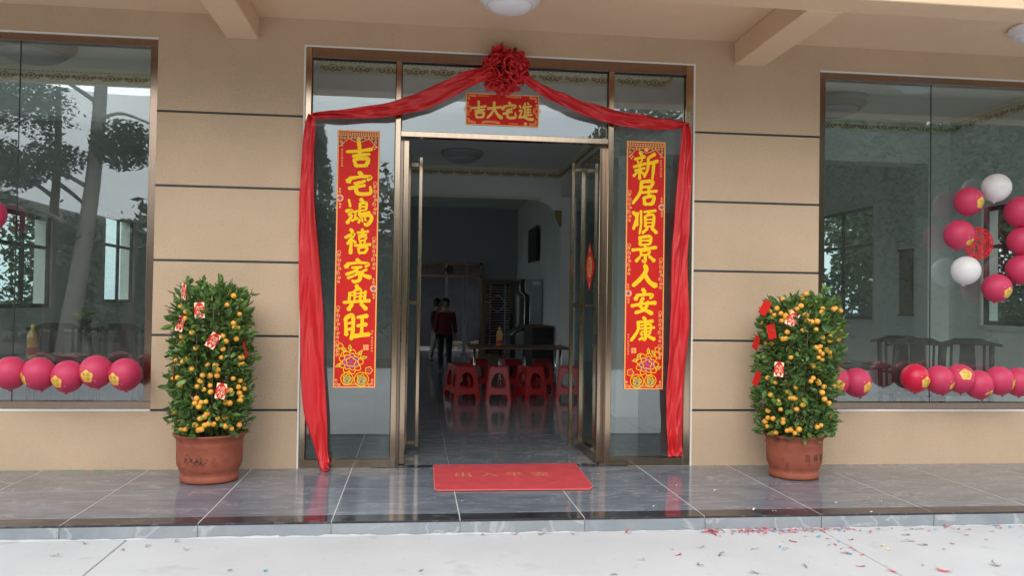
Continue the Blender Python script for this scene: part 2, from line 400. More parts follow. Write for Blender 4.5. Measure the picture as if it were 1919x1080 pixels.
# big windows
def window(x0, x1, seam, left):
    z0, z1 = SILL+tw, OPT-tw
    win = link('window', None, house); win.empty_display_size = .1
    fwid = .060; y0, y1 = .012, .10
    f = MB().box(x0, x1, y0, y1, z1-fwid, z1).box(x0, x1, y0, y1, z0, z0+fwid)
    f.box(x0, x0+fwid, y0, y1, z0+fwid, z1-fwid).box(x1-fwid, x1, y0, y1, z0+fwid, z1-fwid)
    part('frame', f, BRONZE2, win, bevel=.003, seg=1)
    a, b = x0+fwid, x1-fwid
    for (p, q) in ((a, seam-.004), (seam+.004, b)):
        part('glass_pane', MB().box(p, q, .055, .063, z0+fwid, z1-fwid), GLASS, win)
    part('seal', MB().box(seam-.004, seam+.004, .056, .062, z0+fwid, z1-fwid), SEAL, win)
window(-7.3, LX, -3.17, True)
window(RX, 8.3, 4.61, False)
# entrance frame
ent = link('entrance_frame', None, house)
ex0, ex1, ez1 = DX0+tw+.002, DX1-tw-.002, OPT-tw-.002
M0, M1, M2, M3 = -.192, -.146, 1.620, 1.667
fy0, fy1 = .004, .095
def ep(name, mb, m=BRONZE, **k): return part(name, mb, m, ent, **k)
ep('jamb', MB().box(ex0, ex0+.047, fy0, fy1, 0, ez1), bevel=.003, seg=1)
ep('jamb', MB().box(ex1-.060, ex1, fy0, fy1, 0, ez1), bevel=.003, seg=1)
ep('head', MB().box(ex0+.047, ex1-.060, fy0, fy1, 3.385, ez1), BRONZE2, bevel=.003, seg=1)
for a, b in ((M0, M1), (M2, M3)): ep('mullion', MB().box(a, b, fy0-.003, fy1+.003, 0, 3.385), bevel=.003, seg=1)
ep('transom', MB().box(M1, M2, fy0, fy1, 2.757, 2.803), bevel=.003, seg=1)
for a, b in ((ex0+.047, M0), (M3, ex1-.060)): ep('bottom_rail', MB().box(a, b, fy0, fy1, .0, .068), bevel=.003, seg=1)
for a, b, c in ((ex0+.047, M0, .068), (M3, ex1-.060, .068), (M1, M2, 2.803)):
    ep('glass_pane', MB().box(a, b, .050, .058, c, 3.385), GLASS)
    ep('seal', MB().box(a, b, .046, .049, 3.377, 3.385).box(a, a+.006, .046, .049, c, 3.377).box(b-.006, b, .046, .049, c, 3.377), SEAL)
GY = .049
hp('threshold', MB().box(M1-.2, M2+.2, .0, .10, -.02, .004), NOSE)
for a, b in ((M1, M1+.022), (M2-.022, M2)): ep('door_jamb', MB().box(a, b, .10, .14, 0, 2.757), BRONZE2)
# door leaves
def leaf(hx, hy, ang, side):
    d = link('door', None, house); d.location = (hx, hy, .008); d.rotation_euler = (0, 0, ang)
    W_, H_, t = .80, 2.735, .045
    f = MB().box(0, .055, -t/2, t/2, 0, H_).box(W_-.055, W_, -t/2, t/2, 0, H_)
    f.box(.055, W_-.055, -t/2, t/2, 0, .085).box(.055, W_-.055, -t/2, t/2, H_-.06, H_)
    part('door_frame', f, BRONZE, d, world=False, bevel=.003, seg=1)
    part('glass_pane', MB().box(.055, W_-.055, -.004, .004, .085, H_-.06), DGLASS, d, world=False)
    part('lock_patch', MB().box(.058, .12, -.03, .03, 1.02, 1.12), BLACKP, d, world=False, bevel=.004)
    for s in (-1, 1):
        h = MB().box(W_-.10-.018, W_-.10+.018, s*.115-.016, s*.115+.016, .03, H_-.02)
        for z in (.07, 1.36, H_-.09):
            h.box(W_-.10-.012, W_-.10+.012, min(s*.0985, s*.0226), max(s*.0985, s*.0226), z-.018, z+.018)
        part('handle', h, BRONZE, d, world=False, bevel=.003, seg=1)
    return d
leaf(-.098, .10, R(89), 0)
leaf(1.592, .10, R(91), 1)

# ------------------------------------------------------------------ interior
def struct(name, mb, m, **k):
    o = part(name, mb, m, **k); o['kind'] = 'structure'; return o
WX0, WX1, BY = -4.5, 6.5, 13.2
fl = thing('inner_floor', None, None); fl['kind'] = 'structure'
part('mortar_bed', MB().box(WX0-.2, WX1+.2, .14, 17, -.14, -.006), GROUT, fl)
ix = [(k, j) for k in range(-3, 11) for j in range(0, 9)]
for k, j in ix:
    x0 = T0+.8*k; y0 = .135+.8*j
    part('tile', MB().box(x0+.002, x0+.798, y0+.002, y0+.798, -.012, 0), ITILE, fl)
part('far_tiles', MB().box(T0-2.4, T0+8.8, 7.335, 17, -.012, -.0005), ITILE, fl, kind='stuff')
# ceiling
struct('inner_ceiling', MB().box(WX0-.2, WX1+.2, .14, BY, ZT, ZT+.2), ICEIL)
# side walls with window openings, built as strips round the openings
def side_wall(name, X, openings, sgn):
    mb = MB(); t = .2; a, b = (X-t, X) if sgn < 0 else (X, X+t)
    y = .14
    for (y0, y1, z0, z1) in openings:
        mb.box(a, b, y, y0, -.1, ZT); mb.box(a, b, y0, y1, -.1, z0); mb.box(a, b, y0, y1, z1, ZT); y = y1
    mb.box(a, b, y, BY, -.1, ZT)
    struct(name, mb, IWALL)
side_wall('inner_wall', WX0, [(.35, 2.2, .6, 3.2), (2.5, 3.93, 1.24, 2.35), (5.7, 6.95, 1.3, 2.6), (8.0, 12.4, .8, 3.2)], -1)  # first and last openings are unseen, added to let daylight in
side_wall('inner_wall', WX1, [(.35, 1.965, 1.21, 2.57), (4.26, 6.1, 1.22, 2.87), (7.6, 12.6, .9, 3.0)], 1)  # last opening is unseen, added to brighten the right side
# back wall with door opening
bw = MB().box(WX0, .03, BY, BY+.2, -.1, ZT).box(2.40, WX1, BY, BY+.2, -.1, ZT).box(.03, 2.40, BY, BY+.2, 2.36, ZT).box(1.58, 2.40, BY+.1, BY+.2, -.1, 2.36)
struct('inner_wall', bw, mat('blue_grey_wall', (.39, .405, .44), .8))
# window frames in the side walls
def side_window(X, y0, y1, z0, z1, sgn, bars):
    o = thing('side_window', None, None); o['kind'] = 'structure'
    x0, x1 = (X+.0, X+.07) if sgn > 0 else (X-.07, X)
    xa = x0-.012 if sgn > 0 else x1; xb = x0 if sgn > 0 else x1+.012
    f = MB().box(xa, xb, y0-.06, y0, z0-.06, z1+.06).box(xa, xb, y1, y1+.06, z0-.06, z1+.06).box(xa, xb, y0, y1, z0-.06, z0).box(xa, xb, y0, y1, z1, z1+.06)
    part('white_edge', f, TRIM, o)
    s = MB().box(x0+.02, x1-.01, y0, y1, z0, z0+.05).box(x0+.02, x1-.01, y0, y1, z1-.05, z1)
    zz = z0+(z1-z0)*.66
    s.box(x0+.02, x1-.01, y0, y1, zz-.02, zz+.02)
    for k in range(bars+1):
        yy = y0+.025+(y1-y0-.05)*k/bars; s.box(x0+.022, x1-.012, yy-.025, yy+.025, z0+.05, z1-.05)
    part('frame', s, BLACKP, o)
    part('glass_pane', MB().box((x0+x1)/2, (x0+x1)/2+.006, y0, y1, z0+.05, z1-.05), glass('green_glass_%d' % len(MATS), (.84, .90, .87), .04), o)
side_window(WX0, .35, 2.2, .6, 3.2, -1, 3)  # unseen window, added to bring daylight into the left room
side_window(WX0, 2.5, 3.93, 1.24, 2.35, -1, 2)
side_window(WX0, 8.0, 12.4, .8, 3.2, -1, 4)  # added out of view so the far hall gets light
side_window(WX0, 5.7, 6.95, 1.3, 2.6, -1, 2)
side_window(WX1, .35, 1.965, 1.21, 2.57, 1, 2)
side_window(WX1, 4.26, 6.1, 1.22, 2.87, 1, 2)
side_window(WX1, 7.6, 12.6, .9, 3.0, 1, 4)  # added wide window out of view, brightens the right rooms
# beams across and along, with painted cornices
def ornament_mesh():
    mb = MB()
    def ring(cx, cz, r0, r1, n=10, y=0, sx=1):
        for i in range(n):
            a, b = 2*PI*i/n, 2*PI*(i+1)/n
            mb.quad((cx+sx*r0*math.cos(a), y-.006, cz+r0*math.sin(a)), (cx+sx*r1*math.cos(a), y, cz+r1*math.sin(a)), (cx+sx*r1*math.cos(b), y, cz+r1*math.sin(b)), (cx+sx*r0*math.cos(b), y-.006, cz+r0*math.sin(b)))
    ring(0, 0, .0, .018); ring(0, 0, .026, .036, sx=1.3)
    for s in (-1, 1):
        ring(s*.062, -.008, .012, .024); ring(s*.098, .006, .006, .018, sx=1.2)
    return mb.mesh('cornice_ornament', GOLDP)
ORN = ornament_mesh()
def cornice(parent, p0, p1, nrm, z, step=.245):
    """cornice strip from p0 to p1 (xy) facing nrm"""
    a = Vector((*p0, 0)); b = Vector((*p1, 0)); d = (b-a); L = d.length; d.normalize(); n = Vector((*nrm, 0))
    def q(s, o, zz): v = a+d*s+n*o; return (v.x, v.y, zz)
    mb = MB()
    prof = [(.0, z-.16), (.012, z-.155), (.014, z-.05), (.03, z-.045), (.04, z-.012), (.055, z-.001)]
    for (o0, z0), (o1, z1) in zip(prof, prof[1:]):
        mb.quad(q(0, o0, z0), q(L, o0, z0), q(L, o1, z1), q(0, o1, z1))
    part('cornice', mb, CREAM, parent)
    dn = MB(); k = int(L/.045)
    for i in range(k):
        s = (i+.25)*L/k
        c = [q(s, .0135, z-.055), q(s+.022, .0135, z-.055), q(s+.022, .034, z-.030), q(s, .034, z-.030)]
        dn.quad(*c)
    part('dentils', dn, GOLDP, parent, kind='stuff')
    k = max(1, int(L/step)); rzv = math.atan2(d.y, d.x)
    for i in range(k):
        s = (i+.5)*L/k; v = a+d*s+n*.016
        o = link('cornice_ornament', ORN, parent, v+Vector((0, 0, z-.105))-wloc(parent)); o.rotation_euler = (0, 0, rzv)
        if n.dot(Vector((d.y, -d.x, 0))) < 0: o.rotation_euler = (0, 0, rzv+PI)
def beam(x0, x1, y0, y1, z0, name='ceiling_beam'):
    o = thing(name, None, None); o['kind'] = 'structure'
    part('beam_body', MB().box(x0, x1, y0, y1, z0, ZT-.001), IWALL, o)
    return o
b1 = beam(-.97, 2.45, 1.05, 1.30, 3.27); cornice(b1, (-.95, 1.05), (2.45, 1.05), (0, -1), ZT)
b2 = beam(-4.5, -.971, 1.85, 2.1, 3.20); cornice(b2, (-4.5, 1.85), (-.97, 1.85), (0, -1), ZT)
b3 = beam(2.58, 6.5, 2.55, 2.85, 3.17); cornice(b3, (2.58, 2.55), (6.5, 2.55), (0, -1), ZT)
b4 = beam(2.45, 2.579, .14, BY-.01, 3.22); cornice(b4, (2.45, .14), (2.45, 1.05), (-1, 0), ZT); cornice(b4, (2.45, 1.30), (2.45, 7.1), (-1, 0), ZT)
b5 = beam(-1.1, -.972, .14, BY-.01, 3.22)
cw = thing('ceiling_beam', None, None); cw['kind'] = 'structure'; cornice(cw, (6.5, 2.55), (6.5, .2), (-1, 0), ZT)
arch = beam(-.971, 2.449, 7.1, 7.35, 3.21)
cornice(arch, (-.97, 7.1), (2.45, 7.1), (0, -1), ZT)
mb = MB().box(-.97, 2.0, 7.098, 7.099, 3.20, 3.225); part('arch_mould', MB().box(-.97, 2.1, 7.06, 7.099, 3.16, 3.209), CREAM, arch)
poly = [(2.0, 3.2095), (2.449, 3.2095), (2.449, 2.75)]+[(2.449-.05-(.40)*(1-math.cos(a))*1.0, 2.75+.40*math.sin(a)) for a in [R(q) for q in (10, 25, 40, 55, 70, 80)]]
part('arch_corner', MB().prism(list(reversed(poly)), 'y', 7.1, 7.35), IWALL, arch)
struct('inner_pillar', MB().box(2.45, 2.72, 7.1, 7.4, 0, 3.219), IWALL)
struct('inner_pillar', MB().box(2.46, 2.74, 3.05, 3.35, 0, 3.219), IWALL)
struct('inner_pillar', MB().box(6.22, 6.499, 2.56, 2.84, 0, 3.169), IWALL)
cap = MB()
cap.prism([(2.34, 2.98), (2.45, 2.98), (2.45, 2.70), (2.42, 2.72), (2.36, 2.86)], 'y', 7.0, 7.099)
part('capital', cap, GOLDP, arch, bevel=.01)

# ------------------------------------------------------------------ lamps (off, daylight)
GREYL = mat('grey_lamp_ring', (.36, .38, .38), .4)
def lamp(loc, r, label, group=None, n=40):
    ind = group.startswith('indoor')
    t = thing('ceiling_light', label, 'ceiling light', loc, 0, group)
    k = r/.23
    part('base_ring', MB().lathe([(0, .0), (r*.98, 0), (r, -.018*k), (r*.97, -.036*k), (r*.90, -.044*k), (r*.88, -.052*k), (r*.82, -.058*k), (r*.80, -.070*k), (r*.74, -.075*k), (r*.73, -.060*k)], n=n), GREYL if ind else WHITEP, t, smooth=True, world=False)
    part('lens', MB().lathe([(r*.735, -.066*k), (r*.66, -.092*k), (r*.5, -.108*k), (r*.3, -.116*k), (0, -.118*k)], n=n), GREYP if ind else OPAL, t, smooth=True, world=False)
    return t
lamp((.665, -.765, ZT-.001), .235, 'round white ceiling light on the porch soffit above the red bow', 'white porch ceiling lights')
lamp((5.02, -.765, ZT-.001), .235, 'round white ceiling light cut off by the right edge of the photo', 'white porch ceiling lights')
lamp((-3.50, .98, ZT-.001), .38, 'wide ringed ceiling light seen through the left window', 'indoor ceiling lights')
lamp((4.55, 1.75, ZT-.001), .38, 'wide ringed ceiling light seen through the right window', 'indoor ceiling lights')
lamp((.67, 5.75, ZT-.001), .33, 'dim ceiling light seen through the open door', 'indoor ceiling lights')
# ------------------------------------------------------------------ brush lettering
G = {
'吉': ['2,44,7 45,40,10 96,31,9', '47,4,11 50,30,12 50,58,10', '26,60,9 55,55,11 88,50,8', '30,72,9 38,96,11', '32,72,9 60,68,10 84,70,12 74,94,11', '38,96,10 72,94,10'],
'宅': ['50,5,12 60,13,13', '22,26,12 10,42,17', '22,29,9 60,21,10 93,22,11 82,35,8', '72,38,10 54,46,9 34,50,9', '50,42,9 40,66,11 46,88,12 70,91,13 94,85,11 92,60,6', '14,70,11 50,61,10 72,56,9'],
'鴻': ['14,6,7 20,30,8', '5,48,10 26,44,8 16,62,9', '10,90,11 28,62,7', '30,50,6 48,46,6', '40,48,7 38,76,7', '26,82,7 48,72,7', '58,3,11 66,11,10', '56,18,8 54,62,8', '56,20,7 78,16,9 78,40,8', '58,31,5 76,29,5', '58,44,5 78,42,5', '54,58,7 92,50,8', '56,68,6 94,61,10 98,78,12 82,96,11 72,90,5', '56,76,7 52,88,8', '64,74,6 66,84,7', '74,72,6 78,80,7'],
'禧': ['22,4,10 30,12,10', '4,36,9 36,20,9 12,60,9', '26,42,10 24,96,10', '34,46,7 42,56,8', '48,16,7 88,10,7', '66,2,9 66,24,8', '52,26,6 82,22,6', '54,34,6 56,46,6', '54,34,6 80,31,7 76,45,6', '56,47,6 76,45,6', '58,52,6 62,58,6', '78,50,6 72,58,6', '38,66,7 98,60,8', '52,74,8 56,94,8', '52,75,7 84,71,8 78,92,8', '56,94,8 78,92,8'],
'家': ['48,3,11 56,11,12', '18,20,12 8,35,15', '18,22,9 56,16,9 90,20,10 80,33,8', '30,38,8 66,34,9', '52,38,9 40,52,9 10,66,10', '40,48,9 58,62,11 60,86,12 42,96,12 32,90,6', '52,62,7 36,72,8 16,81,9', '84,44,9 62,58,8', '60,54,9 78,70,11 98,77,14'],
'興': ['48,2,11 54,16,15', '24,30,9 22,60,9', '26,32,5 36,28,6', '26,42,5 36,40,5', '42,22,7 42,60,7', '42,22,7 64,18,8 62,60,7', '48,34,5 58,32,5', '48,46,5 57,44,5', '82,24,9 78,60,9', '68,32,5 80,28,6', '68,44,5 80,42,5', '2,68,9 50,64,9 98,60,10', '34,74,10 20,95,13', '66,72,10 85,92,13'],
'旺': ['10,16,10 14,80,12', '10,18,10 36,8,13 38,60,11 32,96,10', '16,38,7 34,34,8', '14,62,8 34,56,8', '54,14,10 90,8,13', '72,14,10 70,78,11', '54,46,9 88,40,11', '40,85,12 98,77,13'],
'新': ['28,4,10 36,12,10', '8,28,7 48,18,9', '18,33,6 24,42,7', '38,28,6 32,40,6', '4,55,8 52,42,8', '8,68,6 48,58,7', '28,48,9 28,96,9', '26,66,6 4,87,8', '30,68,6 46,80,9', '88,8,11 66,20,8', '62,22,9 60,60,9 46,90,6', '64,42,8 100,32,10', '84,40,10 82,70,10 78,100,5'],
'居': ['34,6,10 80,2,11 72,26,10', '36,26,8 74,24,9', '36,8,10 30,50,11 2,92,8', '38,48,8 98,40,10', '66,30,10 66,62,9', '46,68,10 50,94,11', '48,68,9 86,62,11 80,92,11', '50,94,10 80,92,10'],
'順': ['4,14,10 18,36,10 6,80,8', '22,16,8 20,66,8', '35,8,8 36,60,8 30,98,6', '48,12,8 94,6,9', '68,14,8 62,24,8', '52,28,8 54,70,9', '54,28,7 86,24,9 84,68,9', '56,42,5 82,40,5', '56,55,5 82,53,5', '54,70,6 84,67,6', '62,76,9 42,95,9', '78,74,9 98,92,12'],
'景': ['32,4,10 34,34,10', '34,6,8 74,2,10 72,30,9', '36,18,6 70,16,6', '36,34,7 70,31,7', '52,36,8 56,44,8', '2,54,9 50,48,8 98,42,10', '36,56,8 38,72,8', '36,57,7 70,53,8 66,70,8', '38,72,7 66,70,7', '54,72,9 54,96,10 42,92,6', '34,78,8 18,95,10', '70,76,8 90,92,12'],
'人': ['54,4,13 58,30,15 36,66,14 8,96,12', '54,48,13 74,80,15 98,96,17'],
'安': ['46,2,12 54,13,13', '26,24,11 18,42,13', '26,26,9 60,22,9 84,24,10 76,37,8', '48,36,11 36,66,10 60,84,11 84,96,13', '68,50,10 54,80,10 18,94,10', '2,68,10 50,58,9 98,54,11'],
'康': ['50,2,11 58,10,11', '26,22,9 88,16,10', '30,22,10 28,56,10 2,96,9', '40,36,6 78,30,8 78,60,7', '32,48,6 94,42,8', '42,60,6 78,57,6', '58,26,9 58,88,11 46,86,6', '40,66,7 46,74,8', '34,92,8 48,82,7', '78,64,7 68,74,7', '66,76,8 94,90,12'],
'進': ['46,4,9 32,32,9', '42,26,9 42,78,9', '62,2,9 66,12,9', '44,26,7 86,20,9', '46,42,6 82,38,7', '46,56,6 82,52,7', '42,74,7 90,68,9', '64,22,8 64,72,8', '8,20,10 17,31,10', '6,50,8 23,46,9 14,74,10 4,88,9', '6,86,9 40,84,10 70,94,13 100,94,12'],
'大': ['6,42,10 50,36,10 92,30,11', '48,4,12 46,40,12 30,70,11 4,94,9', '50,42,11 70,72,14 98,92,16'],
}
def brush(ch, cx, cz, sx, sz, y0, mb, wk=1.0):
    """strokes of one character as thin raised ribbons facing -Y"""
    rnd = random.Random(ord(ch))
    for k, s in enumerate(G[ch]):
        pts = [tuple(float(q) for q in p.split(',')) for p in s.split()]
        c = catmull(pts, 7); y = y0-.00012*(k+1); m = len(c)
        L, Rr = [], []
        for i in range(m):
            x, z, wd = c[i]; a = c[max(i-1, 0)]; b = c[min(i+1, m-1)]
            tx, tz = b[0]-a[0], b[1]-a[1]; l = math.hypot(tx, tz) or 1; tx /= l; tz /= l
            t = i/(m-1)
            wv = wd*wk*(.69+.03*math.sin(9*t+k))*(1+.10*rnd.uniform(-1, 1))*(.86+.28*abs(t-.5))
            L.append((x-tz*wv, z+tx*wv)); Rr.append((x+tz*wv, z-tx*wv))
        # rounded caps
        def capp(i, s):
            x, z, wd = c[i]; a = c[max(i-1, 0)]; b = c[min(i+1, m-1)]
            tx, tz = b[0]-a[0], b[1]-a[1]; l = math.hypot(tx, tz) or 1
            return (x+s*tx/l*wd*.5*wk, z+s*tz/l*wd*.5*wk)
        f = lambda p: (cx+(p[0]-50)/100*sx, y, cz-(p[1]-50)/100*sz)
        poly = [f(capp(0, -1))]+[f(p) for p in L]+[f(capp(m-1, 1))]+[f(p) for p in reversed(Rr)]
        n = len(mb.v); mb.v += [poly[0]]+[q for i in range(m) for q in (f(L[i]), f(Rr[i]))]+[f(capp(m-1, 1))]
        mb.f.append((n, n+1, n+2)); mb.mi.append(mb.cur)
        for i in range(m-1):
            a = n+1+2*i; mb.f.append((a, a+2, a+3, a+1)); mb.mi.append(mb.cur)
        mb.f.append((n+2*m-1, n+2*m+1, n+2*m)); mb.mi.append(mb.cur)
def line2(mb, pts, wd, y):
    m = len(pts)
    for i in range(m-1):
        (x, z), (X, Z) = pts[i], pts[i+1]
        l = math.hypot(X-x, Z-z) or 1; px, pz = -(Z-z)/l*wd/2, (X-x)/l*wd/2; ex, ez = (X-x)/l*wd*.2, (Z-z)/l*wd*.2
        yy = y-.00003*(i % 3)
        mb.quad((x+px-ex, yy, z+pz-ez), (X+px+ex, yy, Z+pz+ez), (X-px+ex, yy, Z-pz+ez), (x-px-ex, yy, z-pz-ez))
def curl(mb, cx, cz, r, a0, turns, wd, y, sx=1):
    n = int(14*turns)
    line2(mb, [(cx+sx*r*(1-.75*i/n)*math.cos(a0+2*PI*turns*i/n), cz+r*(1-.75*i/n)*math.sin(a0+2*PI*turns*i/n)) for i in range(n+1)], wd, y)
def flower(mb, cx, cz, r, n, wd, y, amp=.22, ph=0):
    k = 6*n
    line2(mb, [(cx+r*(1-amp+2*amp*abs(math.cos(n*PI*i/k)))*math.cos(2*PI*i/k+ph), cz+r*(1-amp+2*amp*abs(math.cos(n*PI*i/k)))*math.sin(2*PI*i/k+ph)) for i in range(k+1)], wd, y)
def disc(mb, cx, cz, r, y, n=14, amp=0, k=5, ph=0):
    mb.quad(*[(cx+r*(1+amp*math.cos(k*2*PI*i/n))*math.cos(2*PI*i/n+ph), y, cz+r*(1+amp*math.cos(k*2*PI*i/n))*math.sin(2*PI*i/n+ph)) for i in range(n)])
def couplet(x0, x1, z0, z1, chars, rows, label, mirror):
    """rows: (top,bottom) of every character as z; all on the glass at GY"""
    Y = GY-.004
    t = thing('couplet_banner', label, 'banner', ((x0+x1)/2, Y, z0), 0, 'red door couplets')
    W_, s = x1-x0, (-1 if mirror else 1)
    part('paper', MB().box(x0, x1, Y, Y+.002, z0, z1), RED, t)
    b = .011; y1 = Y-.0004
    fr = MB().box(x0+.001, x1-.001, y1, Y-.0001, z1-b, z1-.001).box(x0+.001, x1-.001, y1, Y-.0001, z0+.001, z0+b).box(x0+.001, x0+b, y1, Y-.0001, z0+b, z1-b).box(x1-b, x1-.001, y1, Y-.0001, z0+b, z1-b)
    part('border', fr, ORANGE, t)
    y2 = Y-.0006
    dk = MB(); dk.box(x0+b, x1-b, Y-.0003, Y-.0001, z1-b-.030, z1-b-.003)
    k = 22
    bar = MB()
    for i in range(k):
        xx = x0+b+(W_-2*b)*(i+.2)/k; bar.box(xx, xx+(W_-2*b)/k*.5, y2, Y-.0004, z1-b-.028, z1-b-.006)
    bar.box(x0+b, x1-b, y2, Y-.0004, z1-b-.036, z1-b-.031)
    # lattice corner fretwork under the top band
    cx = (x0+x1)/2; zt = z1-b-.036
    for sg in (-1, 1):
        dk.quad(*[(cx+sg*p, Y-.0003, zt-q) for p, q in ((.0, 0), (W_/2-b, 0), (W_/2-b, .085), (W_/2-b-.022, .075), (.085, .022), (.05, .035), (0, .05))][::(1 if sg < 0 else -1)])
        for (px, pz, r) in ((.142, .018, .014), (.142, .05, .014), (.112, .02, .013), (.085, .012, .009), (.055, .016, .012), (.03, .014, .010)):
            curl(bar, cx+sg*px, zt-pz, r, 1.2*sg, 1.3, .0045, y2, sg)
        line2(bar, catmull([(cx+sg*(W_/2-b-.004), zt-.088), (cx+sg*(W_/2-b-.03), zt-.07), (cx+sg*.085, zt-.024), (cx+sg*.05, zt-.038), (cx, zt-.054)], 6), .006, y2-.0002)
    disc(bar, cx, zt-.024, .02, y2, 12, .15)
    part('dark_print', dk, DARKRED, t)
    # side filigree
    H = z1-z0
    def cluster(side, zc, n, sgn):
        xx = x0+b+.020 if side < 0 else x1-b-.020
        for i in range(n):
            zz = zc-(i-(n-1)/2)*.036
            curl(bar, xx+sgn*.004*((i % 2)*2-1), zz, .014+.004*(i % 3 == 1), i*1.9, 1.4, .0045, y2-.0001*(i % 4))
        flower(bar, xx, zc+(n/2+.3)*.036, .013, 5, .004, y2)
    L, Rr = -1*s, 1*s
    cluster(Rr, z1-H*.19-.08*H, 7, 1); cluster(L, z1-.36*H, 7, 1) if False else None
    cluster(Rr, z0+.515*H, 7, 1); cluster(L, z0+.46*H, 7, 1)
    cluster(L, z0+.245*H, 7, 1); cluster(L, z0+.13*H+.03, 3, 1)
    # round medallions half over the edge
    pu = MB()
    for side, zc in ((L, z0+.735*H), (Rr, z0+.385*H)):
        xx = x0+b+.018 if side < 0 else x1-b-.018
        disc(bar, xx, zc, .030, y2-.0003, 18); disc(pu, xx, zc, .018, y2-.0006, 8, .2, 4)
        for q in (-1, 1):
            curl(bar, xx, zc+q*.05, .012, q*1.5, 1.2, .0045, y2); curl(bar, xx, zc+q*.075, .009, q*1.5, 1.2, .0045, y2)
    # small blossom cross and small columns of tiny print marks
    xx = x1-.042 if not mirror else x0+.042
    zz = z1-.135
    for a in range(4): disc(bar, xx+.012*math.cos(a*PI/2), zz+.016*math.sin(a*PI/2), .0075, y2, 8)
    xx = x0+.040 if not mirror else x1-.040
    rnd = random.Random(3)
    for i in range(9):
        zc = z1-.115-i*.022-(0 if i < 2 else .012)
        for q in range(3): line2(bar, [(xx-.008+rnd.uniform(-.002, .002), zc+q*.005), (xx+.006+rnd.uniform(-.003, .003), zc+q*.005+.001)], .0028, y2)
    xx = x1-.034 if not mirror else x0+.034
    for i in range(8):
        zc = z0+.465-i*.022-(0 if i < 2 else .01)
        for q in range(3): line2(bar, [(xx-.007+rnd.uniform(-.002, .002), zc+q*.005), (xx+.006+rnd.uniform(-.003, .003), zc+q*.005+.001)], .0028, y2)
    # seal
    xx = x0+W_*.76 if not mirror else x0+W_*.24; zc = z0+.335
    disc(bar, xx, zc, .031, y2, 4, 0, 1, PI/4)
    line2(dk2 := MB(), [(xx-.018, zc), (xx+.018, zc)], .004, y2-.0003); line2(dk2, [(xx, zc-.018), (xx, zc+.018)], .004, y2-.0005)
    # peony, coins and corner scrolls at the foot
    px = cx-.03*s; pz = z0+.215
    ye = MB()
    for r, n, ph in ((.088, 9, 0), (.062, 7, .5), (.036, 5, .2)): flower(ye, px, pz, r, n, .006, y2-.0002, .16, ph)
    for i in range(9):
        a = 2*PI*i/9+.3; disc(pu, px+.055*math.cos(a), pz+.045*math.sin(a), .017, y2-.0001, 10, .25, 5, a)
    disc(pu, px, pz, .022, y2-.0001, 12, .3, 6)
    lf = MB()
    for (dx, dz, a) in ((-.01, .115, PI/2), (.075, .075, .9), (.105, .035, .2), (-.10, -.03, 3.6), (-.055, .10, 2.2)):
        q = [(px+s*dx+.030*math.cos(a), pz+dz+.03*math.sin(a)), (px+s*dx-.013*math.sin(a), pz+dz+.013*math.cos(a)), (px+s*dx-.028*math.cos(a), pz+dz-.028*math.sin(a)), (px+s*dx+.013*math.sin(a), pz+dz-.013*math.cos(a))]
        lf.quad(*[(u, y2, v) for u, v in q]); line2(ye, q+[q[0]], .005, y2-.0004)
    for sx_, zc, r in ((-.06, .075, .05), (.058, .070, .058)):
        flower(ye, cx+s*sx_, z0+zc, r, 24, .006, y2-.0003, .0); disc(lf, cx+s*sx_, z0+zc-.01, r*.7, y2-.0003, 12, .12, 3)
        flower(ye, cx+s*sx_, z0+zc+.004, r*.55, 5, .005, y2-.0006, .3); disc(pu, cx+s*sx_, z0+zc-.02, r*.22, y2-.0007, 8, .2)
    flower(ye, cx+s*.118, z0+.145, .026, 5, .005, y2, .2); disc(pu, cx+s*.118, z0+.145, .012, y2, 8)
    flower(ye, cx-s*.122, z0+.30, .024, 5, .005, y2, .2); flower(ye, cx-s*.118, z0+.345, .02, 5, .005, y2, .2)
    for q in (-1, 1):
        for (dx, dz, r) in ((.145, .03, .016), (.12, .024, .012), (.148, .062, .011)): curl(bar, cx+q*dx, z0+dz, r, q, 1.4, .0045, y2, q)
    for i in range(3): line2(bar, [(cx-.09, z0+.02+i*.006), (cx, z0+.024+i*.006), (cx+.09, z0+.02+i*.006)], .003, y2)
    part('seal_print', dk2, RED, t)
    part('ornament', bar, ORANGE, t, kind='stuff'); part('flower_outline', ye, YELLOW, t, kind='stuff'); part('petal_print', pu, PURPLE, t, kind='stuff'); part('leaf_print', lf, LEAFP, t, kind='stuff')
    for c, (za, zb) in zip(chars, rows):
        # dark rim under the yellow brush strokes, as printed
        m1 = MB(); brush(c, cx+.008*(-s)*-1, (za+zb)/2, .222, za-zb, Y-.0010, m1, 1.0)
        part('character', m1, YELLOW, t)
    return t
def zl(v): return 2.79-(v-243)*.0044
def zr(v): return 2.79-(v-265)*.00459
k = (CAM_D+GY)/CAM_D
def pz(z): return CAM_H+(z-CAM_H)*k
RL = [(262, 312), (320, 367), (371, 423), (428, 477), (485, 530), (534, 583), (588, 638)]
RR = [(284, 338), (339, 386), (392, 440), (443, 493), (496, 538), (542, 590), (595, 641)]
couplet(-.664*k, -.319*k, pz(.661), pz(2.79), '吉宅鴻禧家興旺', [(pz(zl(a)), pz(zl(b))) for a, b in RL], 'tall red and gold couplet on the glass left of the open door', False)
couplet(1.779*k, 2.122*k, pz(.655), pz(2.79), '新居順景人安康', [(pz(zr(a)), pz(zr(b))) for a, b in RR], 'tall red and gold couplet on the glass right of the open door', True)
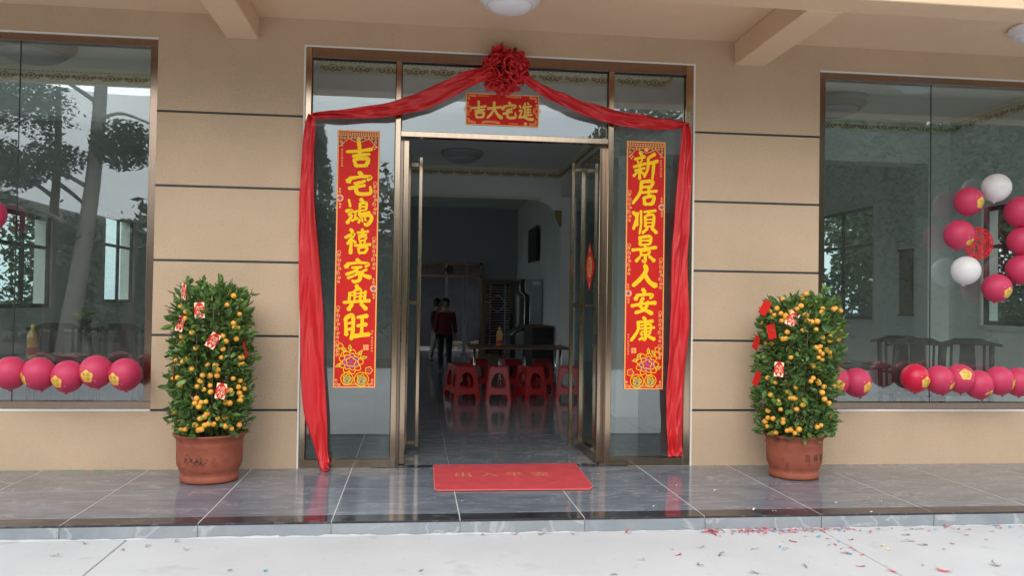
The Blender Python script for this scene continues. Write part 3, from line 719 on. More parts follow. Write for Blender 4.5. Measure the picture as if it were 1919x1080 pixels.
# horizontal plaque over the door
Y = GY-.004; x0, x1, z0, z1 = .390*k, 1.012*k, pz(2.875), pz(3.146)
t = thing('door_plaque', 'wide red banner with four gold characters above the door', 'banner', ((x0+x1)/2, Y, z0))
part('paper', MB().box(x0, x1, Y, Y+.002, z0, z1), RED, t)
b = .009; y1 = Y-.0004
part('border', MB().box(x0, x1, y1, Y-.0001, z1-b, z1).box(x0, x1, y1, Y-.0001, z0, z0+b).box(x0, x0+b, y1, Y-.0001, z0+b, z1-b).box(x1-b, x1, y1, Y-.0001, z0+b, z1-b), ORANGE, t)
bar = MB(); y2 = Y-.0006
for sx_ in (0, 1):
    for sz_ in (0, 1):
        for i, (dx, dz) in enumerate(((.02, .018), (.045, .016), (.018, .04), (.066, .014))):
            curl(bar, (x0+b+dx if sx_ == 0 else x1-b-dx), (z0+b+dz if sz_ == 0 else z1-b-dz), .012, i+sx_*2, 1.4, .004, y2)
    xx = x0+b+.01 if sx_ == 0 else x1-b-.01
    flower(bar, xx, (z0+z1)/2, .03, 16, .005, y2, .0); flower(bar, xx, (z0+z1)/2, .017, 4, .004, y2-.0003, .3)
    for q in (-1, 1): curl(bar, xx, (z0+z1)/2+q*.05, .011, q, 1.3, .004, y2)
for i in range(7): curl(bar, (x0+x1)/2-.10+(i-3)*.022, z0+b+.013+.012*math.cos((i-3)*.5), .012, i, 1.3, .004, y2-.0002*(i % 2))
for i in range(6): curl(bar, (x0+x1)/2+.09+(i-2.5)*.022, z1-b-.011, .010, i, 1.3, .004, y2-.0002*(i % 2))
for i in range(5):
    for q in range(3): line2(bar, [(x0+.10+i*.02, z1-.026+q*.004), (x0+.112+i*.02, z1-.026+q*.004)], .0022, y2)
    if i < 4:
        for q in range(3): line2(bar, [(x0+.37+i*.02, z0+.018+q*.004), (x0+.382+i*.02, z0+.018+q*.004)], .0022, y2)
disc(bar, x1-.115, z0+.026, .017, y2, 4, 0, 1, PI/4)
part('ornament', bar, ORANGE, t)
for c, xx, zz in zip('吉大宅進', (.500, .632, .754, .900), (3.008, 3.005, 3.008, 3.007)):
    m1 = MB(); brush(c, xx*k, pz(zz), .132, .152, Y-.0010, m1, 1.05); part('character', m1, GOLDT, t)

# red diamond on the right door leaf
t = thing('diamond_sticker', 'red diamond paper with gold print on the right door glass', 'sticker', (1.578, .52, 1.72))
def dia(r, xo): return [(xo, 0, r), (xo, -r, 0), (xo, 0, -r), (xo, r, 0)]
mb = MB(); mb.quad(*dia(.225, 0)); mb.quad(*reversed(dia(.225, .001)))
part('paper', mb, RED, t, world=False)
mb = MB()
for i in range(12):
    a, c = 2*PI*i/12, 2*PI*(i+1)/12
    mb.quad((-.001, .07*math.cos(a), .07*math.sin(a)), (-.001, .10*math.cos(a), .10*math.sin(a)), (-.001, .10*math.cos(c), .10*math.sin(c)), (-.001, .07*math.cos(c), .07*math.sin(c)))
for q in (-1, 1): mb.quad((-.001, -.02, q*.14), (-.001, .02, q*.14), (-.001, .012, q*.18), (-.001, -.012, q*.18))
tm = text_mesh('福', .13); mb.add(tm, lambda p: (-.0012, -p[0], p[1]))
part('gold_print', mb, ORANGE, t, world=False)
# round red paper cut on the right window
t = thing('round_papercut', 'round red paper cut stuck on the right window among balloons', 'window decoration', (5.038*1.007, .050, 1.977*1.005))
mb = MB(); Rr_ = .148
def ring(mb, r0, r1, y, n=48):
    for i in range(n):
        a, c = 2*PI*i/n, 2*PI*(i+1)/n
        mb.quad((r0*math.cos(a), y, r0*math.sin(a)), (r1*math.cos(a), y, r1*math.sin(a)), (r1*math.cos(c), y, r1*math.sin(c)), (r0*math.cos(c), y, r0*math.sin(c)))
ring(mb, .137, .148, 0); ring(mb, .088, .096, 0)
for i in range(22):
    a = 2*PI*i/22
    disc(mb, .117*math.cos(a), .117*math.sin(a), .0175, -.0002-.0002*(i % 3), 7, .25, 3, a)
tm = text_mesh('福', .15); mb.add(tm, lambda p: (p[0], -.0004, p[1]))
mb2 = MB()
for a in (.4, 1.9, 3.5, 5.0): disc(mb, .062*math.cos(a), .062*math.sin(a), .024, -.001, 9, .25, 4, a)
part('papercut', mb, mat('bright_red_paper', (.62, .01, .02), .5), t, world=False)
# ------------------------------------------------------------------ ribbon, swags and bow
def ribbon(path, widths, pleats, amp, yb, name, parent, seed, nv=22, sub=10, spread=None):
    pts = catmull([(*p, wd) for p, wd in zip(path, widths)], sub); m = len(pts)
    rnd = random.Random(seed); ph = [rnd.uniform(0, 6) for _ in range(4)]
    mb = MB()
    def fn(u, v):
        i = u*(m-1); i0 = int(min(i, m-2)); fr = i-i0
        p = Vector(pts[i0][:3]).lerp(Vector(pts[i0+1][:3]), fr); wd = pts[i0][3]*(1-fr)+pts[i0+1][3]*fr
        a = Vector(pts[max(i0-1, 0)][:3]); b_ = Vector(pts[min(i0+2, m-1)][:3]); tg = (b_-a).normalized()
        nrm = Vector((0, -1, 0)); nrm = (nrm-tg*nrm.dot(tg)).normalized(); sd_ = tg.cross(nrm)
        s = v-.5
        d = amp*(math.sin(pleats*PI*v*1.3+ph[0]+1.6*math.sin(u*5+ph[1]))+.35*math.sin(pleats*3.1*PI*v+ph[2]+5*u))*(.55+.6*min(1, .09/max(.03, wd)))
        q1 = noise.noise(Vector((v*2.4+u*4.5, u*5.5, seed))); q2 = noise.noise(Vector((v*3.5-u*9, u*7+4, seed*2.3)))
        d += .030*q1+.016*(1-2.4*abs(q2))
        e_ = .012*noise.noise(Vector((u*9, seed*3.1, 0)))
        return p+sd_*(s*wd+e_)+nrm*(d+.012*math.cos(2*s*PI/2))
    mb.grid(fn, (m-1)*2, nv)
    o = part(name, mb, SATIN, parent, smooth=True, solid=.003)
    return o
RY = -.035
sash = thing('red_drape', 'long red satin drape hung over the glass entrance with hanging ends', 'drape', (.72, RY, 3.3))
def pr(l): return [(a, RY if len(q) == 0 else q[0], c) for a, c, *q in l]
ribbon(pr([(.60, 3.30, -.09), (.45, 3.265, -.07), (.326, 3.20, -.05), (.064, 3.065), (-.198, 2.975), (-.544, 2.918), (-.80, 2.893), (-.875, 2.888)]),
       [.10, .125, .14, .155, .12, .085, .06, .035], 1.5, .014, 0, 'swag', sash, 1)
ribbon(pr([(.84, 3.28, -.09), (.93, 3.235, -.07), (1.185, 3.115, -.05), (1.508, 3.012), (1.88, 2.955), (2.16, 2.945), (2.285, 2.947)]),
       [.05, .07, .095, .12, .12, .09, .04], 1.5, .014, 0, 'swag', sash, 2)
ribbon(pr([(-.876, 2.900), (-.882, 2.80), (-.897, 2.50), (-.893, 2.10), (-.873, 1.65), (-.845, 1.22), (-.815, .80), (-.788, .45), (-.742, .16), (-.700, .03, -.07), (-.665, .012, -.15)]),
       [.045, .085, .10, .125, .165, .19, .185, .175, .10, .09, .06], 1.6, .016, 0, 'hanging_end', sash, 3)
ribbon(pr([(2.285, 2.955), (2.285, 2.85), (2.275, 2.50), (2.252, 2.10), (2.243, 1.70), (2.245, 1.20), (2.232, .80), (2.222, .45), (2.218, .20), (2.218, .088)]),
       [.045, .085, .12, .135, .145, .165, .165, .15, .13, .125], 1.7, .016, 0, 'hanging_end', sash, 4)
bow = thing('ribbon_bow', 'big crumpled red ribbon rosette above the middle of the door', 'bow', (.715, -.02, 3.345))
def petal(seed, R0, wd):
    # a puckered cup of ribbon, open and ruffled towards the outside
    rnd = random.Random(seed); mb = MB(); p1, p2 = rnd.uniform(0, 6), rnd.uniform(0, 6)
    def fn(u, v):
        th = 2*PI*u; t = v
        rad = .010+wd*t**.6*(1+.30*math.sin(2*th+p1)+.09*math.sin(5*th+p2)*t)*(1-.12*max(0, t-.8)*5)
        z = R0*(.30+.70*math.sin(min(1, t*1.25)*PI/2))-.16*wd*max(0, t-.8)*5+.016*t*math.sin(3*th+p2)+.004*t*math.sin(7*th+p1)
        nz_ = noise.noise_vector(Vector((math.cos(th)*1.6+seed, math.sin(th)*1.6, t*2.5)))
        return Vector((rad*math.cos(th), rad*math.sin(th), z))+nz_*.014*t
    mb.grid(fn, 36, 7); return mb
gold = PI*(3-5**.5); N = 46
protos = [petal(s, .150, .058).mesh('loop', SATIN, True) for s in range(8)]
rnd = random.Random(11)
for i in range(N):
    yy = 1-(i+.5)/N*1.12; rr = math.sqrt(max(0, 1-yy*yy)); th = gold*i
    d = Vector((rr*math.cos(th), -yy, rr*math.sin(th)))
    if d.y > .1: continue
    o = link('loop', protos[i % 8], bow); o.location = d*rnd.uniform(.02, .055)
    qt = d.to_track_quat('Z', 'Y'); o.rotation_mode = 'QUATERNION'
    from mathutils import Quaternion
    o.rotation_quaternion = qt @ Quaternion((0, 0, 1), rnd.uniform(0, 2*PI)); sc_ = rnd.uniform(.80, 1.10)
    o.scale = (1.1*sc_, sc_, sc_)
# ------------------------------------------------------------------ balloons
def balloon_mesh(r, m, name='balloon_skin'):
    prof = []
    for i in range(19):
        a = PI*i/18; z = math.cos(a); rad = math.sin(a)
        k_ = 1-.07*max(0, -z)**2
        prof.append((r*rad*k_, r*(z*1.02 if z > 0 else z*1.06)))
    prof[0] = (0.0001, prof[0][1]); prof[-1] = (.006, -r*1.07)
    prof += [(.011, -r*1.12), (.013, -r*1.15), (.002, -r*1.145)]
    return MB().lathe(prof, n=32).mesh(name, m, True)
def badge_mesh(r):
    """five lobed gold flower with four characters, wrapped on the balloon, centred on -Y"""
    b1, b2 = MB(), MB()
    def on(a, h, e): # angular coords -> sphere
        la = h; lo = a
        return (r*e*math.sin(lo)*math.cos(la), -r*e*math.cos(lo)*math.cos(la), r*e*math.sin(la))
    n = 40; rings = [0, .33, .66, 1]
    def rad(i): return .40*(1+.10*math.cos(5*2*PI*i/n-PI/2*5))
    for k_ in range(3):
        for i in range(n):
            j = i+1
            f = lambda i_, q: on(rad(i_)*q*math.cos(2*PI*i_/n), rad(i_)*q*math.sin(2*PI*i_/n), 1.008)
            b1.quad(f(i, rings[k_]), f(i, rings[k_+1]), f(j, rings[k_+1]), f(j, rings[k_]))
    for (a, h) in ((-.46, .40), (.50, -.34)):
        b1.quad(*[on(a+.04*math.cos(q*PI/3), h+.04*math.sin(q*PI/3), 1.008) for q in range(6)])
    for ch, (a, h) in zip('喬遷之喜', ((-.13, .13), (.13, .13), (-.13, -.13), (.13, -.13))):
        tm = text_mesh(ch, .25); b2.add(tm, lambda p: on(a+p[0], h+p[1], 1.014))
    return b1.mesh('badge', GOLDB, True), b2.mesh('badge_text', GOLDB2)
BR = .123
BM = {'r': balloon_mesh(BR, BALLOON), 'R': balloon_mesh(BR, BALLOONB), 'w': balloon_mesh(BR, WHITEB)}
BDG, BTX = badge_mesh(BR)
STRB = mat('clear_string', (.5, .5, .5), .4)
def balloon(X, Z, y, kind, label, grp, face=None, sc_=1, tilt=0):
    x, z = P(X, Z, y) if False else (X*(CAM_D+y)/(CAM_D-.15), CAM_H+(Z-CAM_H)*(CAM_D+y)/(CAM_D-.15))
    t = thing('balloon', label, 'balloon', (x, y, z), 0, grp)
    o = link('skin', BM[kind], t); o.scale = (sc_,)*3; o.rotation_euler = (tilt*.3, tilt, 0)
    if face is not None and kind != 'w':
        a, h = face
        g_ = link('badge', BDG, t); g_.rotation_euler = (-R(h), 0, R(a)); g_.scale = (sc_,)*3
        x_ = link('badge_text', BTX, g_)
    return t
gl_ = 'red balloons in the row at the left window'
names = ['rightmost', 'second from the right', 'third from the right', 'fourth from the right', 'fifth from the right, cut by the photo edge']
for (X, Z, f, s_), nm in zip([(-2.244, .775, (-28, -16), 1.0), (-2.463, .795, (-15, -14), 1.0), (-2.671, .757, (-24, -18), .98), (-2.883, .776, (-50, -18), 1.0), (-3.089, .782, (-48, -6), 1.0)], names):
    balloon(X, Z, -.20, 'r', 'red balloon in the left window row, '+nm, gl_, f, s_, random.uniform(-.25, .25))
balloon(-3.275, 2.0, -.12, 'r', 'red balloon high on the left window at the photo edge', None, (-60, 0))
gr_ = 'red balloons in the row at the right window'
for X, Z, kind, f, nm in [(3.604, .750, 'r', (-12, -16), 'half hidden behind the orange tree'), (3.799, .737, 'r', (25, -18), 'just right of the orange tree'),
                          (4.340, .776, 'R', (18, -14), 'the brightest one'), (4.564, .762, 'r', (40, -28), 'right beside the brightest one'),
                          (4.760, .775, 'r', (-10, 22), 'with its gold badge at the top'), (4.936, .722, 'r', (25, -42), 'hanging lowest'),
                          (5.129, .758, 'r', (45, -12), 'second from the photo edge'), (5.313, .748, 'r', (80, -10), 'cut by the photo edge')]:
    balloon(X, Z, -.19, kind, 'red balloon in the low right window row, '+nm, gr_, f, 1.0 if kind == 'r' else .98, random.uniform(-.25, .25))
gc_ = 'balloons in a ring round the paper cut'
for X, Z, kind, f, s_, nm in [(4.833, 2.34, 'r', (22, -12), 1.0, 'red balloon upper left of the round paper cut'), (4.743, 2.041, 'r', (30, -42), 1.04, 'red balloon directly left of the round paper cut'),
                              (5.097, 2.468, 'w', None, 1.0, 'white balloon above the round paper cut'), (4.81, 1.727, 'w', None, 1.0, 'white balloon below left of the round paper cut'),
                              (5.105, 1.577, 'r', (18, -22), 1.0, 'red balloon below the round paper cut'), (5.33, 2.26, 'r', (120, 0), 1.1, 'red balloon upper right of the round paper cut'),
                              (5.345, 2.00, 'r', (120, 0), 1.0, 'red balloon right of the round paper cut at the photo edge'), (5.34, 1.746, 'r', (120, 0), 1.05, 'red balloon lower right of the round paper cut')]:
    balloon(X, Z, -.085, kind, nm, gc_, f, s_, .15)
# ------------------------------------------------------------------ potted orange trees
def leaf_proto(L, wd, bend, m):
    mb = MB(); n = 4
    row = []
    for i in range(n+1):
        t = i/n; wv = wd*math.sin(PI*min(1, .06+t*.94))**.8*(1-.15*t) if 0 < i < n else 0
        z = bend*math.sin(t*2.2)*L
        row.append(((-wv, t*L, z+wv*.35), (0, t*L, z), (wv, t*L, z+wv*.35)))
    for a, b in zip(row, row[1:]):
        mb.quad(a[0], a[1], b[1], b[0]); mb.quad(a[1], a[2], b[2], b[1])
    return mb
LP_ = [leaf_proto(.058, .0155, .25, 0), leaf_proto(.068, .018, -.2, 0), leaf_proto(.046, .0135, .4, 0)]
LPM = [[p.mesh('leaf', m, True) for m in (LEAF, LEAF2)] for p in LP_]
ORM = MB().lathe([(.0001, 1)]+[(math.sin(PI*i/10), math.cos(PI*i/10)*.93) for i in range(1, 10)]+[(.0001, -.9)], n=14).mesh('orange', FRUIT, True)
def leaf_matrix(pos, outd, rnd, spread=.9):
    d = (outd+Vector((rnd.gauss(0, .6), rnd.gauss(0, .6), rnd.gauss(.15, .65)))*spread).normalized()
    q = d.to_track_quat('Y', 'Z')
    from mathutils import Quaternion
    q = q @ Quaternion((0, 1, 0), rnd.gauss(0, .7))
    return Matrix.Translation(pos) @ q.to_matrix().to_4x4() @ Matrix.Scale(rnd.uniform(.75, 1.3), 4)
def orange_tree(cx, cy, pr_, tops, label, oranges, seed, lean, ztop, rad, pot_h, writing):
    rnd = random.Random(seed)
    t = thing('orange_tree', label, 'potted plant', (cx, cy, 0), 0, 'potted kumquat trees by the entrance')
    r = pr_; H = pot_h
    pot = part('pot', MB().lathe([(0, .004), (r*.80, .004), (r*.82, .02), (r*.79, .05), (r*.77, .055), (r*.83, .085), (r*.90, .13), (r*.915, .20), (r*.915, H*.76), (r*.93, H*.79), (r*.92, H*.82), (r*.93, H*.88), (r*1.0, H*.955), (r*1.03, H*.985), (r*1.02, H), (r*.93, H), (r*.90, H*.93), (r*.88, H*.85)], n=48), TERRA, t, smooth=True, world=False)
    part('soil', MB().lathe([(r*.89, H*.88), (r*.5, H*.90), (.0001, H*.91)], n=24), SOIL, t, world=False)
    wr = MB()
    def wrap(a, z, e=1.004): return (r*.917*e*math.cos(a), r*.917*e*math.sin(a), z)
    if writing:
        for i, ch in enumerate('吉祥如意'):
            a0 = R(-87+i*20.5)
            tm = text_mesh(ch, .062); wr.add(tm, lambda p: wrap(a0+p[0]/r, H*.56+p[1]-.012))
    else:
        for i in range(70):
            a = R(-124+rnd.gauss(0, 1)**2*6+rnd.uniform(0, 34)); z = H*.50+rnd.gauss(0, .018)-.25*((a+R(110))**2)*.05
            s_ = rnd.uniform(.004, .011); ang = rnd.uniform(0, PI); e_ = 1.004+.00015*i
            wr.quad(*[wrap(a+s_*u/r, z+s_*v*1.1, e_) for u, v in ((math.cos(ang), math.sin(ang)), (-.35*math.sin(ang), .35*math.cos(ang)), (-math.cos(ang), -math.sin(ang)), (.35*math.sin(ang), -.35*math.cos(ang)))])
    part('pot_painting', wr, INK, pot, world=False)
    st = MB()
    for i in range(7):
        a = 2*PI*i/7+.3; q = rad*.55
        st.tube([(r*.4*math.cos(a), r*.4*math.sin(a), H*.88), (q*math.cos(a)+lean*.4, q*math.sin(a), .8), (q*.9*math.cos(a)+lean, q*.9*math.sin(a), ztop-.15)], [.010, .008, .005], 6)
    for i in range(4):
        a = R(-130+i*28); q = rad*.93
        st.tube([(r*.85*math.cos(a), r*.85*math.sin(a), H*.86), (q*math.cos(a)+lean*.5, q*math.sin(a), 1.0), (q*math.cos(a)+lean, q*math.sin(a), ztop-.1)], .0045, 5)
    part('stem', st, STEM, t, smooth=True, world=False)
    def axis(z): return lean*max(0, (z-.4)/1.1)
    def radius(z, a):
        tt = (z-H)/(ztop-H)
        rr = rad*(1+.06*math.sin(3*a+seed)+.05*math.sin(9*tt+seed+a))
        if tt > .92: rr *= math.sqrt(max(0, 1-((tt-.92)/.10)**2))*.5+.5
        if tt < .06: rr *= .86+2.3*tt
        return rr
    fol = MB(); fol2 = MB(); count = 0
    centers = []
    for i in range(4300):
        z = H-.03+(ztop-H)*rnd.random()**.95
        a = rnd.uniform(-PI, PI)
        q = radius(z, a)
        if z > ztop-.10: rr = q*math.sqrt(rnd.random())
        else: rr = q*(1-.45*rnd.random()**2.0)
        clump = noise.noise(Vector((a*3.2, z*8.5, seed)))
        if clump < -.10 and rr > q*.70: rr -= .10*rnd.random()+.04
        if clump > .15: rr += .035*rnd.random()
        zz = z+(.035*rnd.random() if z > ztop-.12 else 0)
        pos = Vector((axis(z)+rr*math.cos(a), rr*math.sin(a), zz))
        outd = Vector((math.cos(a), math.sin(a), .15 if z < ztop-.15 else 1.1))
        mm = leaf_matrix(pos, outd, rnd); young = rnd.random() < (.15 if z < ztop-.3 else .30)
        j = rnd.randrange(3)
        front = -R(150) < a < -R(30) and rr > q*.93
        if front and count < 150 and rnd.random() < .16:
            o = link('leaf', LPM[j][1 if young else 0], t); o.matrix_local = mm @ Matrix.Scale(1.12, 4); count += 1
        else:
            (fol2 if young else fol).add(LP_[j], lambda p: mm @ Vector(p))
    # stray shoots past the outline
    for i in range(26):
        z = rnd.uniform(H+.05, ztop); a = rnd.uniform(-PI, PI); q = radius(z, a)
        base = Vector((axis(z)+q*math.cos(a), q*math.sin(a), z)); d = Vector((math.cos(a), math.sin(a), rnd.uniform(.2, 1.0))).normalized()
        for k_ in range(6):
            pos = base+d*(.012*k_+.0); mm = leaf_matrix(pos, d, rnd, .8); fol2.add(LP_[k_ % 3], lambda p: mm @ Vector(p)) if rnd.random() < .35 else fol.add(LP_[k_ % 3], lambda p: mm @ Vector(p))
    for (px_, h_) in tops:
        for k_ in range(16):
            pos = Vector((lean+px_, rnd.gauss(0, .02), ztop-.03+h_*k_/16)); mm = leaf_matrix(pos, Vector((rnd.uniform(-.6, .6), rnd.uniform(-.6, .6), 1)), rnd, .7)
            (fol2 if k_ % 3 == 0 else fol).add(LP_[k_ % 3], lambda p: mm @ Vector(p))
    part('foliage', fol, LEAF, t, smooth=True, world=False, kind='stuff'); part('young_foliage', fol2, LEAF2, t, smooth=True, world=False, kind='stuff')
    extra = [(rnd.uniform(0, 180), rnd.uniform(H+.05, ztop-.1)) for _ in range(18)]+[(rnd.uniform(-160, -20), rnd.uniform(H+.05, ztop-.06)) for _ in range(16)]
    for a, z in oranges+extra:
        a = R(a); q = min(radius(z, a), rad*1.03)*1.0+.014
        o = link('orange', ORM, t); o.location = (axis(z)+q*math.cos(a), q*math.sin(a), z)
        s_ = rnd.uniform(.0185, .0245); o.scale = (s_, s_, s_); o.rotation_euler = (rnd.uniform(-.6, .6), rnd.uniform(-.6, .6), rnd.uniform(0, 6))
    return t
OL=[(-128,1.317),(-117,1.278),(-53,1.333),(-32,1.264),(-42,1.164),(-35,1.163),(-60,1.103),(-123,1.092),(-126,1.042),(-101,1.012),(-59,1.006),(-61,.943),(-119,.927),(-123,.91),(-83,.891),(-70,.886),(-66,.85),(-67,.81),(-28,.882),(-107,.858),(-90,.813),(-79,.81),(-94,.773),(-40,1.4),(-24,.94),(-133,.792),(-127,.725),(-98,.732),(-78,.738),(-88,.711),(-77,.691),(-53,.713),(-45,.696),(-30,.717),(-16,.698),(-28,.67),(-25,.646),(-55,.657),(-98,.647),(-100,.612),(-91,.616),(-84,.621),(-94,.585),(-54,.61),(-47,.603),(-93,.768),(-82,.534),(-86,.511),(-92,.5),(-66,.496),(-55,.505),(-99,.451),(-85,.452),(-79,.462),(-72,.457),(-95,.417),(-90,.421),(-54,.438),(-44,.414),(-30,.434),(-121,.42)]
OR=[(-149,1.441),(-103,1.486),(-114,1.451),(-171,1.345),(-160,1.341),(-150,1.367),(-154,1.315),(-143,1.328),(-136,1.298),(-141,1.27),(-134,1.263),(-128,1.341),(-120,1.365),(-115,1.389),(-108,1.316),(-105,1.274),(-99,1.265),(-91,1.27),(-92,1.207),(-111,1.198),(-82,1.372),(-57,1.366),(-49,1.372),(-28,1.407),(-28,1.197),(-132,1.181),(-139,1.125),(-134,1.129),(-176,1.209),(-171,1.179),(177,1.077),(-163,1.08),(-80,1.144),(-64,1.152),(-64,1.121),(-89,1.063),(-82,1.075),(-83,1.036),(-76,1.015),(-67,1.044),(-60,1.024),(-83,.985),(-75,.971),(-91,.917),(-162,.807),(-95,.8),(-91,.825),(-80,.784),(-68,.754),(-73,.71),(-68,.657),(-116,.75),(-117,.663),(-153,.677),(-140,.634),(-158,.548),(-136,.57),(-159,.489),(-167,.453),(-162,.418),(-147,.491),(-132,.493),(-132,.47),(-153,.368),(-145,.379),(-125,.409),(-120,.418),(-114,.395),(-109,.425),(-82,.442),(-75,.456)]
orange_tree(-1.535, -.40, .262, [(-.17, .10), (-.06, .11), (.06, .09), (.15, .05)], 'clipped kumquat tree in a clay pot at the left of the entrance', OL, 21, -.01, 1.445, .255, .362, False)
orange_tree(3.085, -.47, .240, [(.20, .14), (.10, .07), (-.05, .04)], 'clipped kumquat tree in a clay pot at the right, partly before the window', OR, 33, .05, 1.435, .288, .350, True)
def envelope(c, a, z, rad, tw, tilt, label, plain=False):
    a = R(a); x_, y_ = c[0]+rad*math.cos(a), c[1]+rad*math.sin(a)
    t = thing('red_envelope', label, 'red envelope', (x_, y_, z), a+PI/2+tw, 'red envelopes hung in the kumquat trees')
    t.rotation_euler = (R(random.Random(z).uniform(-14, 6)), tilt, a+PI/2+tw)
    part('envelope', MB().box(-.036, .036, -.0015, .0015, -.058, .058), RED, t, world=False)
    part('string', MB().tube([(0, 0, .058), (.004, .01, .09)], .0012, 4), RED, t, world=False)
    if not plain:
        mb = MB()
        for sx_ in (-1, 1):
            for sz_ in (-1, 1):
                mb.quad(*[(sx_*p, -.0019, sz_*q) for p, q in ((.035, .057), (.010, .057), (.022, .044), (.035, .022))][::(1 if sx_*sz_ > 0 else -1)])
        for i, ch in enumerate('大吉大利'):
            tm = text_mesh(ch, .030); mb.add(tm, lambda p: ((-.013 if i % 2 == 0 else .013)+p[0]*1.0, -.0022, (.020 if i < 2 else -.014)+p[1]*1.1))
        disc(mb, 0, -.042, .011, -.0022, 8)
        part('gold_print', mb, ENVGOLD, t, world=False)
cl = (-1.535, -.40)
for a, z, tw, ti, pl, lb in [(-120, 1.425, -.4, .22, False, 'red envelope topmost in the left kumquat tree'), (-95, 1.29, .15, -.08, False, 'red envelope near the top middle of the left kumquat tree'),
                         (-126, 1.19, .1, .18, False, 'red envelope at the left edge of the left kumquat tree, above its middle'), (-76, 1.07, .2, .55, False, 'tilted red envelope in the middle of the left kumquat tree'),
                         (-24, 1.0, .5, -.35, True, 'plain red envelope on the right edge of the left kumquat tree'), (-140, .83, -.5, .35, True, 'plain red envelope low on the left edge of the left kumquat tree'),
                         (-64, .70, -.1, .2, False, 'red envelope lowest and right of centre in the left kumquat tree')]:
    envelope(cl, a, z, .295, tw, ti, lb, pl)
cr = (3.105, -.47)
for a, z, tw, ti, pl, lb in [(-165, 1.37, .35, .5, True, 'plain red envelope at the top left of the right kumquat tree'), (-152, 1.18, .1, -.25, True, 'plain red envelope at the upper left of the right kumquat tree'),
                         (165, 1.08, .45, .5, True, 'plain red envelope on the left edge of the right kumquat tree'), (-122, 1.285, .0, .5, False, 'tilted printed red envelope high in the right kumquat tree'),
                         (-140, .885, .35, .06, False, 'upright printed red envelope in the middle of the right kumquat tree'), (172, .79, .4, .3, True, 'plain red envelope low on the left edge of the right kumquat tree')]:
    envelope(cr, a, z, .325, tw, ti, lb, pl)
# ------------------------------------------------------------------ door mat
t = thing('door_mat', 'red welcome mat with gold characters before the open door', 'door mat', (.75, -.42, 0))
x0, x1, y0, y1 = .165, 1.345, -.885, .055
out_ = [(x0+.02, y0), (x1-.05, y0-.012), (x1, y0+.10), (x1+.035, y1+.02), (x0+.01, y1-.005), (x0, y0+.05)]
part('pile', MB().prism(out_, 'z', .0045, .014), MATRED, t, bevel=.003, seg=1)
mb = MB(); n = len(out_); cx, cy = .75, -.42
for i in range(n):
    a, b_ = out_[i], out_[(i+1) % n]
    f = lambda p, s_: (cx+(p[0]-cx)*(1+s_), cy+(p[1]-cy)*(1+s_*1.2))
    p = [f(a, .0), f(b_, .0), f(b_, .016), f(a, .016)]
    mb.quad((*p[0], .011), (*p[3], .006), (*p[2], .006), (*p[1], .011))
part('edging', mb, mat('pink_edging', (.58, .13, .12), .8), t)
wr = MB()
for i, ch in enumerate('出入平安'):
    tm = text_mesh(ch, .16); wr.add(tm, lambda p: (.395+i*.205+p[0]*1.0, -.37+p[1]*1.05, .0146))
part('lettering', wr, mat('worn_gold', (.62, .24, .10), .8, var=.3, vscale=40), t)
# ------------------------------------------------------------------ paper scraps
SG=[('r',1.95,-1.71),('r',1.93,-1.8),('r',1.95,-1.84),('r',2.05,-1.79),('r',2.14,-1.72),('r',2.21,-1.73),('r',2.23,-1.78),('r',2.28,-1.77),('r',2.35,-1.75),('r',2.36,-1.81),('r',2.41,-1.79),('r',2.71,-1.72),('r',2.67,-1.77),('r',2.62,-1.94),('r',2.76,-1.97),('r',2.6,-2.07),('r',2.59,-2.15),('r',2.66,-2.14),('r',2.66,-2.28),('r',2.66,-2.19),('r',2.88,-1.71),('r',2.9,-1.74),('r',2.93,-1.77),('r',3.37,-1.76),('r',3.55,-1.74),('r',3.59,-1.75),('r',3.91,-1.75),('r',3.81,-1.84),('r',2.95,-2.61),('r',2.66,-2.59),('r',2.53,-2.49),('r',2.05,-2.12),('r',2.36,-1.98),('b',2.58,-1.9),('b',2.66,-2.0),('b',2.55,-2.08),('b',2.59,-2.26),('b',4.01,-1.75),('b',2.23,-2.09),('b',2.23,-2.15),('y',2.5,-1.88),('y',2.88,-2.11),('y',2.87,-2.19),('g',2.57,-2.24),('g',3.29,-1.76),('g',3.61,-1.78),('g',3.93,-1.77),('g',3.18,-1.89),('g',3.08,-2.02),('g',3.12,-2.03),('g',3.15,-2.11),('g',3.22,-2.21),('g',3.58,-1.92),('g',3.63,-2.03),('g',2.9,-2.5),('g',3.32,-2.53),('g',2.21,-2.47),('g',1.74,-2.08),('g',1.8,-2.23),('g',1.61,-2.41),('g',1.87,-2.56),('g',2.57,-1.73),('g',3.36,-2.1),('w',2.3,-1.98),('r',1.37,-1.72),('r',.65,-1.72),('r',1.55,-2.1),('r',1.56,-2.21),('g',.81,-1.73),('g',1.02,-1.74),('g',.44,-1.73),('g',1.31,-2.29),('g',.05,-2.4),('g',1.09,-2.53),('g',-1.4,-1.76),('g',-1.66,-1.9),('g',-1.3,-1.93),('g',-1.54,-1.84),('g',-.96,-2.33),('g',-1.99,-2.0),('g',-1.92,-1.77),('b',-.78,-2.35)]
SP=[('b',2.8,-.79),('r',3.09,-.74),('r',3.21,-1.31),('r',3.69,-1.15),('r',3.82,-1.51),('w',2.24,-.97),('w',2.96,-1.38),('w',3.3,-1.38),('w',3.9,-.56),('w',3.08,-1.66),('w',2.29,-1.55),('w',2.41,-1.59),('r',1.61,-.77),('r',1.8,-.55),('r',1.97,-.45),('r',1.69,-1.5),('r',1.02,-1.46),('y',1.79,-.97),('y',1.99,-.79),('w',1.64,-1.42),('w',1.47,-.36),('w',.34,-1.21)]
rnd = random.Random(17)
